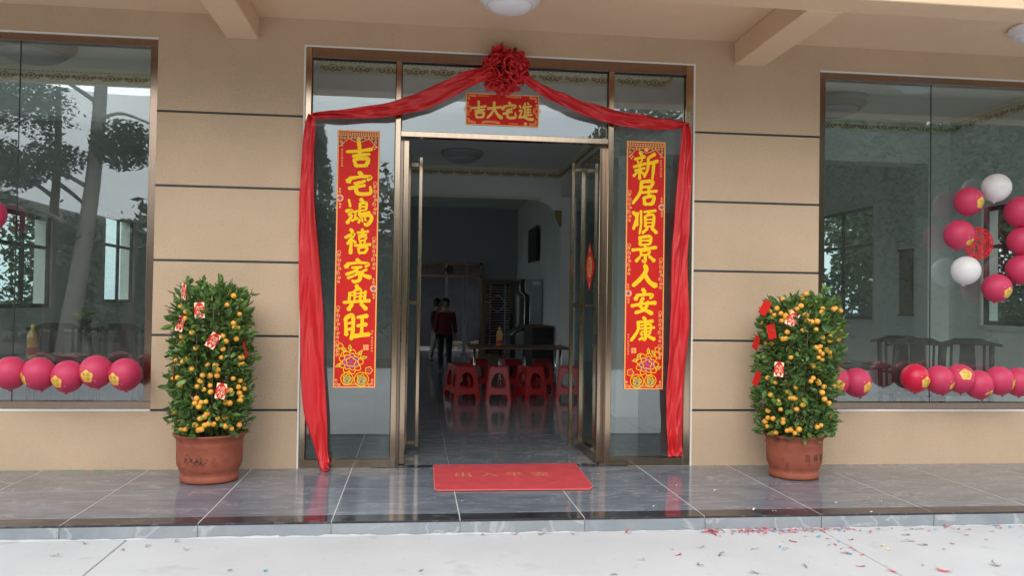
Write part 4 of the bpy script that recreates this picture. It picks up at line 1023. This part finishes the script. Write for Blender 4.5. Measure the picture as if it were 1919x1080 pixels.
def scrap_mesh(seed, m):
    r_ = random.Random(seed); L, wd = r_.uniform(.035, .065), r_.uniform(.008, .02); k_ = r_.uniform(-1.6, 1.6); h = r_.uniform(.003, .014)
    def fn(u, v):
        s = (u-.5)*L; a = k_*(u-.5)
        return (s*math.cos(a), s*math.sin(a)+(v-.5)*wd*(1-.5*abs(u-.5)), .002+h*abs(math.sin(2.6*u+seed))+.004*(v-.5)*math.sin(u*5+seed))
    return MB().grid(fn, 7, 1).mesh('paper_scrap', m, True)
SCR = {c: [scrap_mesh(s+ord(c), m) for s in range(5)] for c, m in PAPC.items()}
cn = {'r': 'red', 'b': 'blue', 'y': 'pale yellow', 'g': 'brownish grey', 'w': 'white'}
def scrap(c, x, y, z, where, sc_=1.0):
    o = link('paper_scrap', rnd.choice(SCR[c])); o.location = (x, y, z+.0005); o.rotation_euler = (0, 0, rnd.uniform(0, 6.28)); s_ = rnd.uniform(.6, 1.05)*sc_; o.scale = (s_, s_, s_)
    tag(o, 'small curled %s scrap of firecracker paper on the %s' % (cn[c], where), 'paper scrap', '%s paper scraps on the %s' % (cn[c], where))
for c, x, y in SG: scrap(c, x, y, ZG, 'pale concrete yard', 1.9 if (c, x, y) in (('r', 2.95, -2.61), ('g', 3.32, -2.53), ('r', 2.66, -2.59), ('r', 1.37, -1.72)) else 1.0)
for i in range(120):
    x = rnd.choice([rnd.gauss(2.25, .17), rnd.gauss(2.30, .12), rnd.gauss(1.95, .06), rnd.gauss(2.7, .10), rnd.uniform(1.8, 4.2)]); y = -1.70-abs(rnd.gauss(0, .05))
    scrap(rnd.choice('rrrrrrrrbg'), x, y, ZG+.004*(i % 3), 'pale concrete yard', .95)
for c, x, y in SP: scrap(c, x, y, .001, 'grey porch tiles', .9)
fn_ = MB()
for i in range(500):
    x = rnd.uniform(-6, 7); y = -1.75-rnd.random()**1.5*3.2; s_ = rnd.uniform(.003, .010); a = rnd.uniform(0, 3)
    fn_.quad((x, y, ZG+.002), (x+s_*math.cos(a), y+s_*math.sin(a), ZG+.0025), (x+s_*math.cos(a+1.2), y+s_*math.sin(a+1.2), ZG+.003))
o = part('litter', fn_, PAPC['g']); tag(o, 'fine specks of dust and grit on the concrete yard', 'litter', kind='stuff')
# ------------------------------------------------------------------ stools and tables indoors
def stool_side():
    """one side of a moulded stool: trapezoid frame with an arched opening and a gap under the cross bar"""
    H = .47; a = lambda z: .185-.05*z/H
    n = 28; inn, outr = [], []
    zc, hw = .265, .098
    for i in range(n):
        th = 2*PI*i/n; c, s_ = math.cos(th), math.sin(th)
        # superellipse opening, arched top
        p = 3.0 if s_ < 0 else 2.2
        rx, rz = hw-.018*s_, (.125 if s_ > 0 else .10)
        q = (abs(c)**p+abs(s_)**p)**(-1/p)
        inn.append((rx*c*q, zc+rz*s_*q))
        k_ = max(abs(c)/1., abs(s_)/1.)
        zz = zc+(s_/k_)*(H-zc if s_ > 0 else zc-.085); outr.append(((c/k_)*a(zz), zz))
    mb = MB()
    def P3(p, d): return (p[0], -a(p[1])+d, p[1])
    for i in range(n):
        j = (i+1) % n
        mb.quad(P3(inn[i], 0), P3(inn[j], 0), P3(outr[j], 0), P3(outr[i], 0))
        mb.quad(P3(inn[i], 0), P3(inn[i], .02), P3(inn[j], .02), P3(inn[j], 0))
        mb.quad(P3(inn[j], .012), P3(inn[i], .012), P3(outr[i], .012), P3(outr[j], .012))
    for s_ in (-1, 1):
        z0 = .085; w_ = .062
        p = [(s_*a(z0), z0), (s_*(a(z0)-w_), z0), (s_*(a(0)-w_*.85), 0), (s_*a(0), 0)]
        mb.quad(*[P3(q, 0) for q in p]); mb.quad(*[P3(q, .012) for q in reversed(p)]); mb.quad(P3(p[1], 0), P3(p[2], 0), P3(p[2], .012), P3(p[1], .012))
        # raised corner rib
        mb.tube([P3((s_*(a(0)-.004), 0), .004), P3((s_*(a(.44)-.006), .44), .006), P3((s_*(a(.47)-.02), .47), .02)], .011, 6)
    p = [(-a(.085), .085), (a(.085), .085)]; mb.quad(P3(p[0], 0), P3(p[0], .012), P3(p[1], .012), P3(p[1], 0))
    return mb
st0 = thing('stool', 'red plastic stool', 'stool', (0, 0, 0), 0, 'red plastic stools at the long table')
sm = stool_side()
SIDE = sm.mesh('side_frame', STOOL)
for i in range(4):
    o = link('side_frame', SIDE, st0); o.rotation_euler = (0, 0, i*PI/2)
seat = MB().box(-.143, .143, -.143, .143, .462, .482)
part('seat', seat, STOOL, st0, world=False, bevel=.012, seg=3)
spots = [(.72, 4.98, .12, 'red stool leftmost at the front of the long table'), (1.19, 4.92, -.05, 'red stool second from the left at the front of the long table'), (1.66, 4.94, .42, 'red stool third from the left, turned at an angle'),
         (2.22, 4.95, -.2, 'red stool at the right, half hidden by the door leaf'), (.66, 5.35, .3, 'red stool behind the leftmost stool'), (1.0, 6.4, .1, 'red stool behind the long table, left one'),
         (1.55, 6.45, .2, 'red stool behind the long table, middle one'), (2.05, 6.42, .0, 'red stool behind the long table, right one')]
for i, (x, y, rz_, lb) in enumerate(spots):
    if i == 0: st0.location = (x, y, 0); st0.rotation_euler = (0, 0, rz_); st0['label'] = lb
    else: dup(st0, (x, y, 0), rz_, lb)
t = thing('dining_table', 'long brown table on chrome legs behind the red stools', 'table', (1.5, 5.5, 0))
part('tabletop', MB().box(.80, 2.30, 5.12, 6.05, .705, .735), WOODT, t, bevel=.006)
for x, y in ((1.24, 5.2), (1.60, 5.2), (2.14, 5.2), (.92, 5.95), (2.2, 5.95)): part('leg', rod((x, y, 0), (x, y, .705), .018), CHROME, t, smooth=True)
def bottle(loc, s_, label):
    t = thing('oil_bottle', label, 'bottle', loc)
    part('bottle_body', MB().lathe([(0, 0), (.045*s_, 0), (.048*s_, .01), (.048*s_, .10*s_), (.042*s_, .125*s_), (.048*s_, .15*s_), (.046*s_, .20*s_), (.018*s_, .25*s_), (.016*s_, .27*s_)], n=20), OIL, t, smooth=True, world=False)
    part('cap', MB().lathe([(.018*s_, .268*s_), (.018*s_, .295*s_), (0, .296*s_)], n=16), YELLOW, t, world=False)
    part('bottle_label', MB().lathe([(.049*s_, .03*s_), (.049*s_, .095*s_)], n=20), STOOL, t, smooth=True, world=False)
bottle((1.27, 5.6, .735), .95, 'amber bottle with a red label on the long brown table')
# chinese black chairs
def chair_proto():
    t = thing('wooden_chair', 'black wooden chair', 'chair', (0, 0, 0), 0, 'black wooden armchairs')
    part('seat', MB().box(-.25, .25, -.22, .22, .44, .475), BLACKW, t, world=False, bevel=.006)
    for x in (-.23, .23):
        for y in (-.2, .2):
            part('leg', rod((x*1.0, y, 0), (x, y, .44), .026), BLACKW, t, world=False, smooth=True)
    for x in (-.23, .23): part('back_post', MB().tube([(x, .20, .475), (x*1.02, .215, .75), (x*1.0, .25, 1.02)], .026), BLACKW, t, world=False, smooth=True)
    part('splat', MB().prism([(-.075, .475), (.075, .475), (.085, .70), (.07, 1.0), (-.07, 1.0), (-.085, .70)], 'y', .212, .228), BLACKW, t, world=False)
    for x in (-.16, .16): part('spindle', rod((x, .205, .475), (x, .245, 1.0), .013), BLACKW, t, world=False)
    part('top_rail', MB().prism([(-.33, .985), (-.20, 1.0), (-.12, 1.0), (.12, 1.0), (.20, 1.0), (.33, .985), (.33, 1.015), (.20, 1.045), (.13, 1.075), (-.13, 1.075), (-.20, 1.045), (-.33, 1.015)], 'y', .225, .27), BLACKW, t, world=False, bevel=.006)
    for s_ in (-1, 1): part('armrest', MB().tube([(s_*.235, .21, .70), (s_*.24, -.18, .69)], .014), BLACKW, t, world=False)
    for y in (-.2, .2): part('stretcher', rod((-.23, y, .14), (.23, y, .14), .012), BLACKW, t, world=False)
    return t
ch0 = chair_proto()
cs = [(6.02, 1.62, 2.75, 'black chair facing away by the wall under the side window of the right room'), (5.70, 2.15, 2.3, 'black chair just right of the right window seam'), (5.35, 1.55, 2.95, 'black chair left of the right window seam, close to the table'),
      (4.45, 3.0, -.4, 'black chair at the far side of the right room table'), (-4.05, 3.0, .3, 'black chair at the left room table behind the bottle'), (-3.1, 2.1, 1.9, 'black chair at the right side of the left room table'),
      (-3.35, 2.95, .2, 'black chair at the far side of the left room table')]
for i, (x, y, rz_, lb) in enumerate(cs):
    if i == 0: ch0.location = (x, y, 0); ch0.rotation_euler = (0, 0, rz_); ch0['label'] = lb
    else: dup(ch0, (x, y, 0), rz_, lb)
FOODM = [mat('food_red', (.5, .06, .02), .5), mat('food_orange', (.7, .3, .05), .5), mat('food_green', (.15, .25, .05), .6), mat('china', (.75, .75, .73), .2)]
def round_tbl(x, y, label, seed):
    t = thing('round_table', label, 'table', (x, y, 0))
    part('tabletop', MB().lathe([(0, .72), (.68, .72), (.70, .735), (.68, .75), (0, .75)], n=36), BLACKW, t, world=False)
    part('pedestal', MB().lathe([(.30, 0), (.26, .05), (.07, .12), (.08, .6), (.2, .72)], n=20), BLACKW, t, world=False, smooth=True)
    r_ = random.Random(seed)
    for i in range(9):
        a = r_.uniform(0, 6.28); q = r_.uniform(.1, .55)
        d = thing('dish', ('white dish of food on the left room table' if x < 0 else 'white dish of food on the right room table'), 'dish', (x+q*math.cos(a), y+q*math.sin(a), .75), 0, 'dishes on the left room table' if x < 0 else 'dishes on the right room table')
        part('plate', MB().lathe([(0, .002), (.06, .004), (.10, .022), (.105, .024), (.07, .012), (0, .01)], n=20), FOODM[3], d, world=False, smooth=True)
        f = MB()
        for k_ in range(10):
            px, py = r_.gauss(0, .03), r_.gauss(0, .03); s_ = r_.uniform(.012, .022)
            f.lathe([(.0001, s_), (s_*.8, s_*.5), (s_, 0), (.0001, -s_*.2)], (px, py, .016), 7)
        part('food', f, FOODM[seed % 2 if i % 3 else 2], d, world=False, kind='stuff')
round_tbl(4.70, 2.15, 'black round table laid with food in the right room', 4)
round_tbl(-3.80, 2.15, 'black round table laid with food in the left room', 6)
bottle((-3.86, 2.0, .75), 1.15, 'big amber oil bottle on the left room table')
t = thing('white_chest', 'pale grey chest standing behind the left room table', 'chest', (-4.1, 3.7, 0))
part('chest_body', MB().box(-4.42, -3.82, 3.5, 4.0, 0, .95), GREYP, t, bevel=.02); part('lid', MB().box(-4.44, -3.80, 3.48, 4.02, .951, 1.0), WHITEP, t, bevel=.012)
t = thing('plant_pot', 'small leafy green plant on top of the pale grey chest', 'plant', (-4.0, 3.7, 1.0))
part('pot', MB().lathe([(0, 0), (.06, 0), (.08, .1), (.075, .1), (.06, .08)], n=16), BLACKP, t, world=False)
f = MB(); r_ = random.Random(2)
for i in range(60):
    mm = leaf_matrix(Vector((r_.gauss(0, .03), r_.gauss(0, .03), .1+r_.random()*.06)), Vector((r_.gauss(0, 1), r_.gauss(0, 1), 1)), r_); f.add(LP_[i % 3], lambda p: mm @ Vector((p[0]*1.6, p[1]*1.6, p[2]*1.6)))
part('leaves', f, LEAF2, t, world=False, kind='stuff')
# scroll picture on the right wall
t = thing('wall_scroll', 'narrow brown scroll picture on the right room wall', 'picture', (6.49, 3.45, 1.31))
part('scroll_sheet', MB().box(6.486, 6.494, 3.29, 3.60, 1.31, 2.16), mat('old_scroll', (.16, .12, .06), .7, var=.4, vscale=12), t)
part('scroll_rod', MB().box(6.47, 6.495, 3.27, 3.62, 1.29, 1.31).box(6.47, 6.495, 3.27, 3.62, 2.16, 2.18), BLACKW, t)
# far hall: transom grille, lattice door leaf, curved cabinet, television
t = thing('back_doorway', None, None); t['kind'] = 'structure'
f = MB().box(.03, 1.58, BY-.02, BY+.05, 2.0, 2.05).box(.03, 1.58, BY-.02, BY+.05, 2.31, 2.36).box(.0, .06, BY-.02, BY+.05, 0, 2.36).box(1.53, 1.60, BY-.02, BY+.05, 0, 2.36)
part('frame', f, BRONZE2, t)
gmb = MB()
for i in range(26):
    x = .09+i*.055; gmb.box(x, x+.014, BY, BY+.02, 2.05, 2.31)
part('grille_bar', gmb, BRONZE2, t, kind='stuff'); part('medallion', MB().lathe([(0, 0), (.10, 0), (.10, .02), (0, .02)], n=20), BLACKP, t, world=False).matrix_local = Matrix.Translation((.80, BY-.005, 2.18)) @ Matrix.Rotation(PI/2, 4, 'X')
d = link('door', None, t)
part('door_frame', MB().box(1.60, 1.69, BY-.03, BY+.02, 0, 1.96).box(2.26, 2.35, BY-.03, BY+.02, 0, 1.96).box(1.69, 2.26, BY-.03, BY+.02, 1.84, 1.96).box(1.69, 2.26, BY-.03, BY+.02, 0, .15), mat('brown_door', (.20, .13, .08), .4), d)
lat = MB()
for i in range(26): lat.box(1.69, 2.26, BY-.01, BY+.005, .2+i*.063, .215+i*.063)
for x in (1.79, 2.15): lat.box(x, x+.02, BY-.012, BY+.007, .15, 1.84)
part('lattice', lat, CHROME, d, kind='stuff')
mb = MB()
for i in range(24):
    a, c = 2*PI*i/24, 2*PI*(i+1)/24; r1 = .16*(1+.12*math.cos(4*a)); r3 = .16*(1+.12*math.cos(4*c))
    mb.quad((1.975+r1*math.cos(a), BY-.02, 1.38+r1*math.sin(a)), (1.975+(r1+.03)*math.cos(a), BY-.02, 1.38+(r1+.03)*math.sin(a)), (1.975+(r3+.03)*math.cos(c), BY-.02, 1.38+(r3+.03)*math.sin(c)), (1.975+r3*math.cos(c), BY-.02, 1.38+r3*math.sin(c)))
part('medallion', mb, CHROME, d)
part('glass_pane', MB().box(1.69, 2.26, BY+.006, BY+.01, .15, 1.84), mat('dark_red_glass', (.08, .01, .012), .15), d)
part('handle', MB().box(2.29, 2.33, BY-.08, BY-.04, .75, 1.15), BLACKP, d)
t = thing('display_cabinet', 'pale cabinet with a curved dark front beside the far lattice door', 'cabinet', (2.2, 9.2, 0))
prof = [(1.93, 0), (2.43, 0), (2.43, 1.86), (2.13, 1.86), (2.10, 1.84), (2.10, 1.64), (2.12, 1.60), (2.18, 1.55), (2.20, 1.50), (2.20, .98), (2.16, .90), (2.02, .84), (1.93, .76)]
part('side_panel', MB().prism(prof, 'y', 9.0, 9.04), GREYP, t); part('side_panel', MB().prism(prof, 'y', 9.9, 9.94), GREYP, t)
part('dark_front', MB().prism([(p[0]+(-.10 if p[0] < 2.3 else -.05), p[1]) for p in prof], 'y', 9.041, 9.899), BLACKP, t)
part('chrome_edge', MB().tube([(p[0]-.10, 9.02, p[1]) for p in prof[4:]], .012, 6).tube([(p[0], 9.0, p[1]) for p in prof[3:]], .009, 6), CHROME, t, smooth=True)
part('name_plate', MB().box(2.25, 2.40, 8.995, 8.999, 1.74, 1.82), WHITEP, t)
t = thing('side_counter', 'low dark counter in front of the pale curved cabinet', 'counter', (2.2, 8.2, 0))
part('counter_body', MB().box(2.06, 2.42, 7.6, 8.8, 0, .95), BLACKP, t, bevel=.01); part('top', MB().box(2.0, 2.44, 7.55, 8.85, .951, .99), WOODT, t)
t = thing('television', 'black flat screen on the far hall side wall', 'television', (2.43, 10.0, 2.5))
part('screen', MB().box(2.36, 2.40, 9.4, 10.6, 2.25, 2.95), BLACKP, t, bevel=.008); part('bracket', MB().box(2.40, 2.449, 9.9, 10.1, 2.4, 2.8), BLACKP, t)
struct('inner_wall', MB().box(2.45, 2.6, 7.41, BY, 0, 3.219), IWALL)
AN = mat('shed_shade_dark', (.03, .033, .04), .9, var=.3, vscale=2)  # near-black, the shade beyond the back door put into the colour
struct('added_shed_wall', MB().box(-3.0, 6.0, 19.6, 19.8, -.1, 5.0).box(-3.2, -3.0, 13.6, 19.8, -.1, 5).box(6.0, 6.2, 13.6, 19.8, -.1, 5), AN)  # shed walls added to keep the view past the doorway dark
struct('added_shed_roof', MB().box(-3.2, 6.2, 13.41, 15.9, 2.9, 3.05), AN)  # added roof blocking the sky, with a gap that lights the floor
struct('added_shed_roof', MB().box(-3.2, 6.2, 17.3, 19.8, 3.4, 3.5), AN)  # rear half of the added roof, past the light gap
# posts and things beyond the back door
for i, (x, y, lb) in enumerate([(1.30, 15.2, 'thick white post outside the back door'), (.82, 15.6, 'thin white post outside the back door')]):
    t = thing('porch_post', lb, 'post', (x, y, 0)); part('shaft', rod((x, y, 0), (x, y, 3.0), .05 if i == 0 else .03, 12), WHITEP, t, smooth=True); part('foot', MB().box(x-.1, x+.1, y-.1, y+.1, 0, .05), GREYP, t)
struct('back_ground', MB().box(-6, 9, BY+.2, 40, -.13, -.012), CONC)
t = thing('rubble_pile', 'heap of rubble and boards outside the back door', 'rubble pile', (1.2, 18, 0))
r_ = random.Random(4); mb = MB()
for i in range(40):
    x, y = r_.uniform(.5, 2.0), r_.uniform(17.2, 19); z = r_.uniform(0, .18); s_ = r_.uniform(.08, .25); mb.box(x, x+s_*1.6, y, y+s_, z, z+s_*.3)
part('rubble', mb, mat('rubble', (.30, .26, .21), .9, var=.4, vscale=4), t, kind='stuff')
# ------------------------------------------------------------------ people far inside
def person(loc, face, label, mats, pose):
    sk = pose['v']; ed = pose['e']; rad = pose['r']
    me = bpy.data.meshes.new('person'); me.from_pydata(sk, ed, [])
    o = bpy.data.objects.new('tmp', me); col.objects.link(o)
    o.modifiers.new('s', 'SKIN'); s_ = o.modifiers.new('u', 'SUBSURF'); s_.levels = 2
    for v, r_ in zip(me.skin_vertices[0].data, rad): v.radius = (r_ if isinstance(r_, tuple) else (r_, r_))
    me.skin_vertices[0].data[0].use_root = True
    bpy.context.view_layer.update()
    m2 = bpy.data.meshes.new_from_object(o.evaluated_get(bpy.context.evaluated_depsgraph_get()))
    bpy.data.objects.remove(o)
    m2.materials.clear()
    for m in mats: m2.materials.append(m)
    for p in m2.polygons:
        c = p.center; p.use_smooth = True
        z = c.z
        if z > 1.28: k_ = 0
        elif abs(c.x) > .20 and z < .84 and z > .55: k_ = 0
        elif z > .80: k_ = 1
        elif z > .10: k_ = 2
        else: k_ = 3
        p.material_index = k_
    t = tag(link('person', m2), label, 'person'); t.location = loc; t.rotation_euler = (0, 0, face); t.scale = (.95, .95, .93)
    hair = MB().lathe([(.0001, .118), (.05, .108), (.085, .07), (.098, .01), (.092, -.05), (.07, -.085), (.05, -.09)], (0, .012, 1.475), 16)
    part('hair', hair, HAIR, t, world=False, smooth=True)
    return t
V = [(0,0,.84),(0,0,.98),(0,-.005,1.14),(0,.0,1.25),(0,.005,1.33),(0,-.005,1.40),(0,-.01,1.48),(0,-.005,1.545),
     (.16,.0,1.235),(.20,.02,1.02),(.22,-.04,.82),(.225,-.06,.74),(.225,-.075,.67),
     (-.16,.0,1.235),(-.20,.01,1.02),(-.21,-.06,.84),(-.20,-.10,.76),(-.195,-.115,.70),
     (.085,0,.80),(.09,-.05,.45),(.09,-.0,.09),(.09,-.12,.035),
     (-.085,0,.80),(-.09,.04,.45),(-.09,.14,.12),(-.09,.05,.04)]
E_ = [(0,1),(1,2),(2,3),(3,4),(4,5),(5,6),(6,7),(3,8),(8,9),(9,10),(10,11),(11,12),(3,13),(13,14),(14,15),(15,16),(16,17),(0,18),(18,19),(19,20),(20,21),(0,22),(22,23),(23,24),(24,25)]
RR_ = [(.15,.11),(.145,.105),(.155,.11),(.13,.09),(.055,.055),(.07,.075),(.085,.098),(.06,.07), .065,.055,.045,.035,.03, .065,.055,.045,.035,.03, .095,.068,.048,.035, .095,.068,.048,.035]
person((.60, 9.9, 0), 0, 'person walking away in a dark maroon jacket and dark trousers far inside', [SKIN, MAROON, NAVY, BLACKP], dict(v=V, e=E_, r=RR_))
person((.50, 12.0, 0), .9, 'person in pale trousers half hidden left of the maroon jacket', [SKIN, NAVY, PALECL, BLACKP], dict(v=V, e=E_, r=RR_))
# ------------------------------------------------------------------ trees mirrored in the glass, and greenery outside the side windows
def leaf_card(mb, pos, s_, rnd):
    d = Vector((rnd.gauss(0, 1), rnd.gauss(0, 1), rnd.gauss(0, .7))).normalized(); u = d.cross(Vector((rnd.gauss(0, 1), rnd.gauss(0, 1), rnd.gauss(0, 1)))).normalized()
    a, b_ = d*s_, u*s_*.42
    mb.quad(pos-a, pos+b_, pos+a, pos-b_)
def tree(name, label, base, path, r0, crowns, nleaf, leaf, m, bark, branches=(), group=None, seed=1):
    rnd = random.Random(seed)
    t = thing(name, label, 'tree', base, 0, group)
    tr = MB(); pp = catmull([(*p,) for p in path], 5); n = len(pp)
    tr.tube(pp, [r0*(1-.65*i/(n-1)) for i in range(n)], 10)
    part('trunk', tr, bark, t, world=False, smooth=True)
    if branches:
        for br in branches:
            c = catmull(br, 5); k_ = len(c); part('branch', MB().tube(c, [.05*(1-.8*i/(k_-1))+.008 for i in range(k_)], 6), bark, t, world=False, smooth=True)
    cr_ = MB()
    for (c, r_, dens) in crowns:
        # twigs from the clump centre so that leaves hang on something
        for i in range(int(nleaf*dens)):
            v = Vector((rnd.gauss(0, 1), rnd.gauss(0, 1), rnd.gauss(0, 1))).normalized()*rnd.random()**.45
            pos = Vector(c)+Vector((v.x*r_[0], v.y*r_[1], v.z*r_[2]))
            if noise.noise(pos*.9+Vector((seed, 0, 0))) < -.12: continue
            leaf_card(cr_, pos, leaf*rnd.uniform(.5, 1.1), rnd)
    if crowns: part('crown', cr_, m, t, world=False)
    return t
tree('leaning_tree', 'tall tree with a pale leaning trunk mirrored in the left window', (-7.95, -13.0, -.13), [(0, 0, 0), (.10, 0, .9), (.35, 0, 2.6), (.55, 0, 4.5), (.66, 0, 6.6), (.70, 0, 8.5), (.6, 0, 10.5)], .24,
     [((-1.3, .3, 5.9), (1.6, 1.2, .7), .9), ((-.9, 0, 4.6), (1.5, 1, .55), .8), ((1.25, .2, 5.0), (.75, .7, .6), .5), ((-2.0, 0, 3.4), (1.4, 1, .6), .8), ((.2, 0, 8.4), (2.4, 1.6, .9), 1.0), ((-2.4, 0, 7.2), (1.5, 1.2, .7), .7)], 5200, .078, TREEL, BARK,
     branches=[[(.6, 0, 5.6), (1.2, .1, 5.75), (2.2, .2, 5.35)], [(.45, 0, 3.4), (1.3, 0, 3.2), (2.0, .1, 2.95), (2.7, .1, 3.05)], [(.5, 0, 4.0), (-.6, 0, 4.6), (-1.6, .2, 5.0)], [(.6, 0, 6.0), (-.4, .2, 6.6), (-1.6, .3, 6.9)], [(.4, 0, 3.0), (-.9, 0, 3.6), (-2.0, 0, 3.7)], [(.66, 0, 6.8), (1.4, .1, 7.3), (2.2, .2, 6.6)]], seed=3)
tree('thin_tree', 'thin pale tree beside the leaning trunk mirrored in the left window', (-8.45, -13.3, -.13), [(0, 0, 0), (.02, 0, 2.5), (.12, 0, 4.6), (.1, 0, 6.4)], .15,
     [((-.5, 0, 4.2), (1.1, .8, .8), .9), ((.2, 0, 5.6), (1.0, .8, .7), .6), ((.6, 0, 3.0), (.7, .6, .5), .4)], 2200, .08, TREEL, BARKD, branches=[[(.1, 0, 3.8), (-.7, 0, 4.3), (-1.3, 0, 4.1)], [(.1, 0, 4.2), (.8, 0, 3.6), (1.3, 0, 2.7)]], seed=5)
specs = [(-4.6, -19, 4.6, 'dark bushy tree mirrored behind the palms of the left window'), (-2.35, -13.2, 5.7, 'slender dark tree mirrored above the left couplet'), (-1.55, -13.8, 4.4, 'dark tree mirrored right of the left couplet'),
         (1.2, -30, 6.2, 'far tree mirrored under the plaque above the door'), (4.9, -12.6, 5.3, 'broad tree mirrored above the right couplet'), (9.6, -12.5, 7.4, 'leafy tree mirrored behind the paper cut in the right window'), (-12.5, -15, 7.5, 'dense tree mirrored at the left edge of the left window')]
for i, (x, y, h, lb) in enumerate(specs):
    wd = .55 if i in (1, 2) else 1.5
    tree('tree', lb, (x, y, -.13), [(0, 0, 0), (.1, 0, h*.4), (.0, 0, h*.95)], .13, [((0, 0, h*.35), (wd, wd, h*.16), .6), ((.1*wd, 0, h*.55), (wd*.9, wd, h*.17), .8), ((-.1*wd, 0, h*.75), (wd*.7, wd*.7, h*.16), .6), ((0, 0, h*.93), (wd*.3, wd*.3, h*.1), .3)], 5200, .08, TREEL, BARKD, group='trees mirrored in the glass', seed=20+i)
tree('bare_tree', 'bare pale branched tree mirrored in the right window', (6.3, -12.5, -.13), [(0, 0, 0), (.05, 0, 1.8), (.0, 0, 3.0)], .10, [], 0, .1, TREEL, BARK,
     branches=[[(0, 0, 2.6), (.5, 0, 3.6), (1.2, 0, 5.0), (1.6, 0, 6.4)], [(.05, 0, 2.4), (.1, 0, 4.0), (.5, 0, 6.0)], [(0, 0, 2.5), (-.8, 0, 3.4), (-1.5, 0, 4.2)], [(0.05, 0, 1.9), (.9, 0, 2.2), (2.0, 0, 2.9)]], seed=9)
def palm(x, y, h, label, seed):
    rnd = random.Random(seed); t = thing('palm', label, 'palm', (x, y, -.13), 0, 'palms mirrored in the left window')
    part('trunk', rod((0, 0, 0), (.1, 0, h), .07), BARKD, t, world=False)
    for i in range(9):
        a = 2*PI*i/9+rnd.uniform(-.2, .2); L = rnd.uniform(.7, 1.0); mb = MB()
        for k_ in range(8):
            u = k_/8; r_ = L*u; z = h+.35*math.sin(u*2.6)-.25*u; r3 = L*(u+.125); z3 = h+.35*math.sin((u+.125)*2.6)-.25*(u+.125); wv = .11*math.sin(PI*(u+.06))
            c, s_ = math.cos(a), math.sin(a)
            mb.quad((.1+c*r_-s_*wv, s_*r_+c*wv, z-.06), (.1+c*r_, s_*r_, z), (.1+c*r3, s_*r3, z3), (.1+c*r3-s_*wv, s_*r3+c*wv, z3-.08)); mb.quad((.1+c*r_, s_*r_, z), (.1+c*r_+s_*wv, s_*r_-c*wv, z-.06), (.1+c*r3+s_*wv, s_*r3-c*wv, z3-.08), (.1+c*r3, s_*r3, z3))
        part('frond', mb, TREEL, t, world=False)
for i, (x, y, h, lb) in enumerate([(-6.55, -13, 3.1, 'small palm mirrored in the middle right of the left window'), (-6.1, -13.4, 3.15, 'small palm mirrored close to the right jamb of the left window'), (-7.0, -14, 2.9, 'small palm mirrored next to the leaning trunk')]): palm(x, y, h, lb, 40+i)
# far wood and dirt bank behind the yard
def wood_h(x):
    pts_ = [(-60, 9), (-22, 8.5), (-16, 5.8), (-13.5, 3.7), (-9, 4.0), (-6, 6.3), (-3, 5.2), (0, 5.6), (5, 6.8), (9, 11.5), (14, 13.0), (60, 13)]
    for (a, ha), (b, hb) in zip(pts_, pts_[1:]):
        if a <= x <= b: return ha+(hb-ha)*(x-a)/(b-a)
    return 9
def hill(u, v):
    x = -120+240*u; y = -34-60*v
    return (x, y, -.3+(wood_h(max(-59, min(59, x*.72)))+1.2*noise.noise(Vector((x*.13, 2, 1))))*1.12*math.sin(min(1, v*6)*PI/2))
rnd = random.Random(77); mb = MB()
for i in range(70000):
    x = rnd.uniform(-42, 42); y = -19-rnd.random()*9; h = wood_h(x)*(.86+.14*rnd.random())+1.0*noise.noise(Vector((x*.45, y*.2, 3)))+.8*noise.noise(Vector((x*1.3, 1, 7)))
    leaf_card(mb, Vector((x, y, -.2+h*rnd.random()**.6)), rnd.uniform(.08, .24), rnd)
o = part('far_wood', mb, TREEL); tag(o, 'dark mass of trees across the yard mirrored in the glass', 'wood', kind='stuff')
struct('hills', MB().grid(hill, 160, 16), mat('hill_green', (.05, .065, .045), .95, var=.4, vscale=.3), smooth=True)
def bank(u, v):
    x = -30+60*u; y = -11.4-6*v
    return (x, y, -.14+.55*math.sin(v*PI)*(.6+.6*noise.noise(Vector((x*.4, v*3, 0))))+.12*noise.noise(Vector((x*1.7, v*9, 4))))
struct('dirt_bank', MB().grid(bank, 90, 14), DIRT, smooth=True)
for i, (x, y, h, lb, lm, nl) in enumerate([(-7.6, 4.6, 4.0, 'bright green bush outside the side window of the left room', TREEL2, 1500), (-8.6, 8.0, 4.6, 'tall green bush outside the second side window of the left room', TREEL2, 2200), (-7.9, 11.5, 4.0, 'dark green bush outside the added rear window of the left room', TREEL, 2200),
                                   (8.6, 2.6, 4.2, 'dark green bush outside the side window of the right room', TREEL, 6000), (9.4, 6.0, 4.8, 'dark tall bush between the side windows of the right room', TREEL, 6500), (9.6, 9.6, 4.8, 'dark green bush outside the added rear window of the right room', TREEL, 6500)]):
    tree('garden_bush', lb, (x, y, -.13), [(0, 0, 0), (.05, 0, h*.6)], .06, [((0, 0, h*.30), (1.1, 1.7, h*.32), 1), ((.1, .3, h*.72), (.9, 1.5, h*.28), .9)], nl, .10, lm, BARKD, group='bushes outside the side windows', seed=60+i)
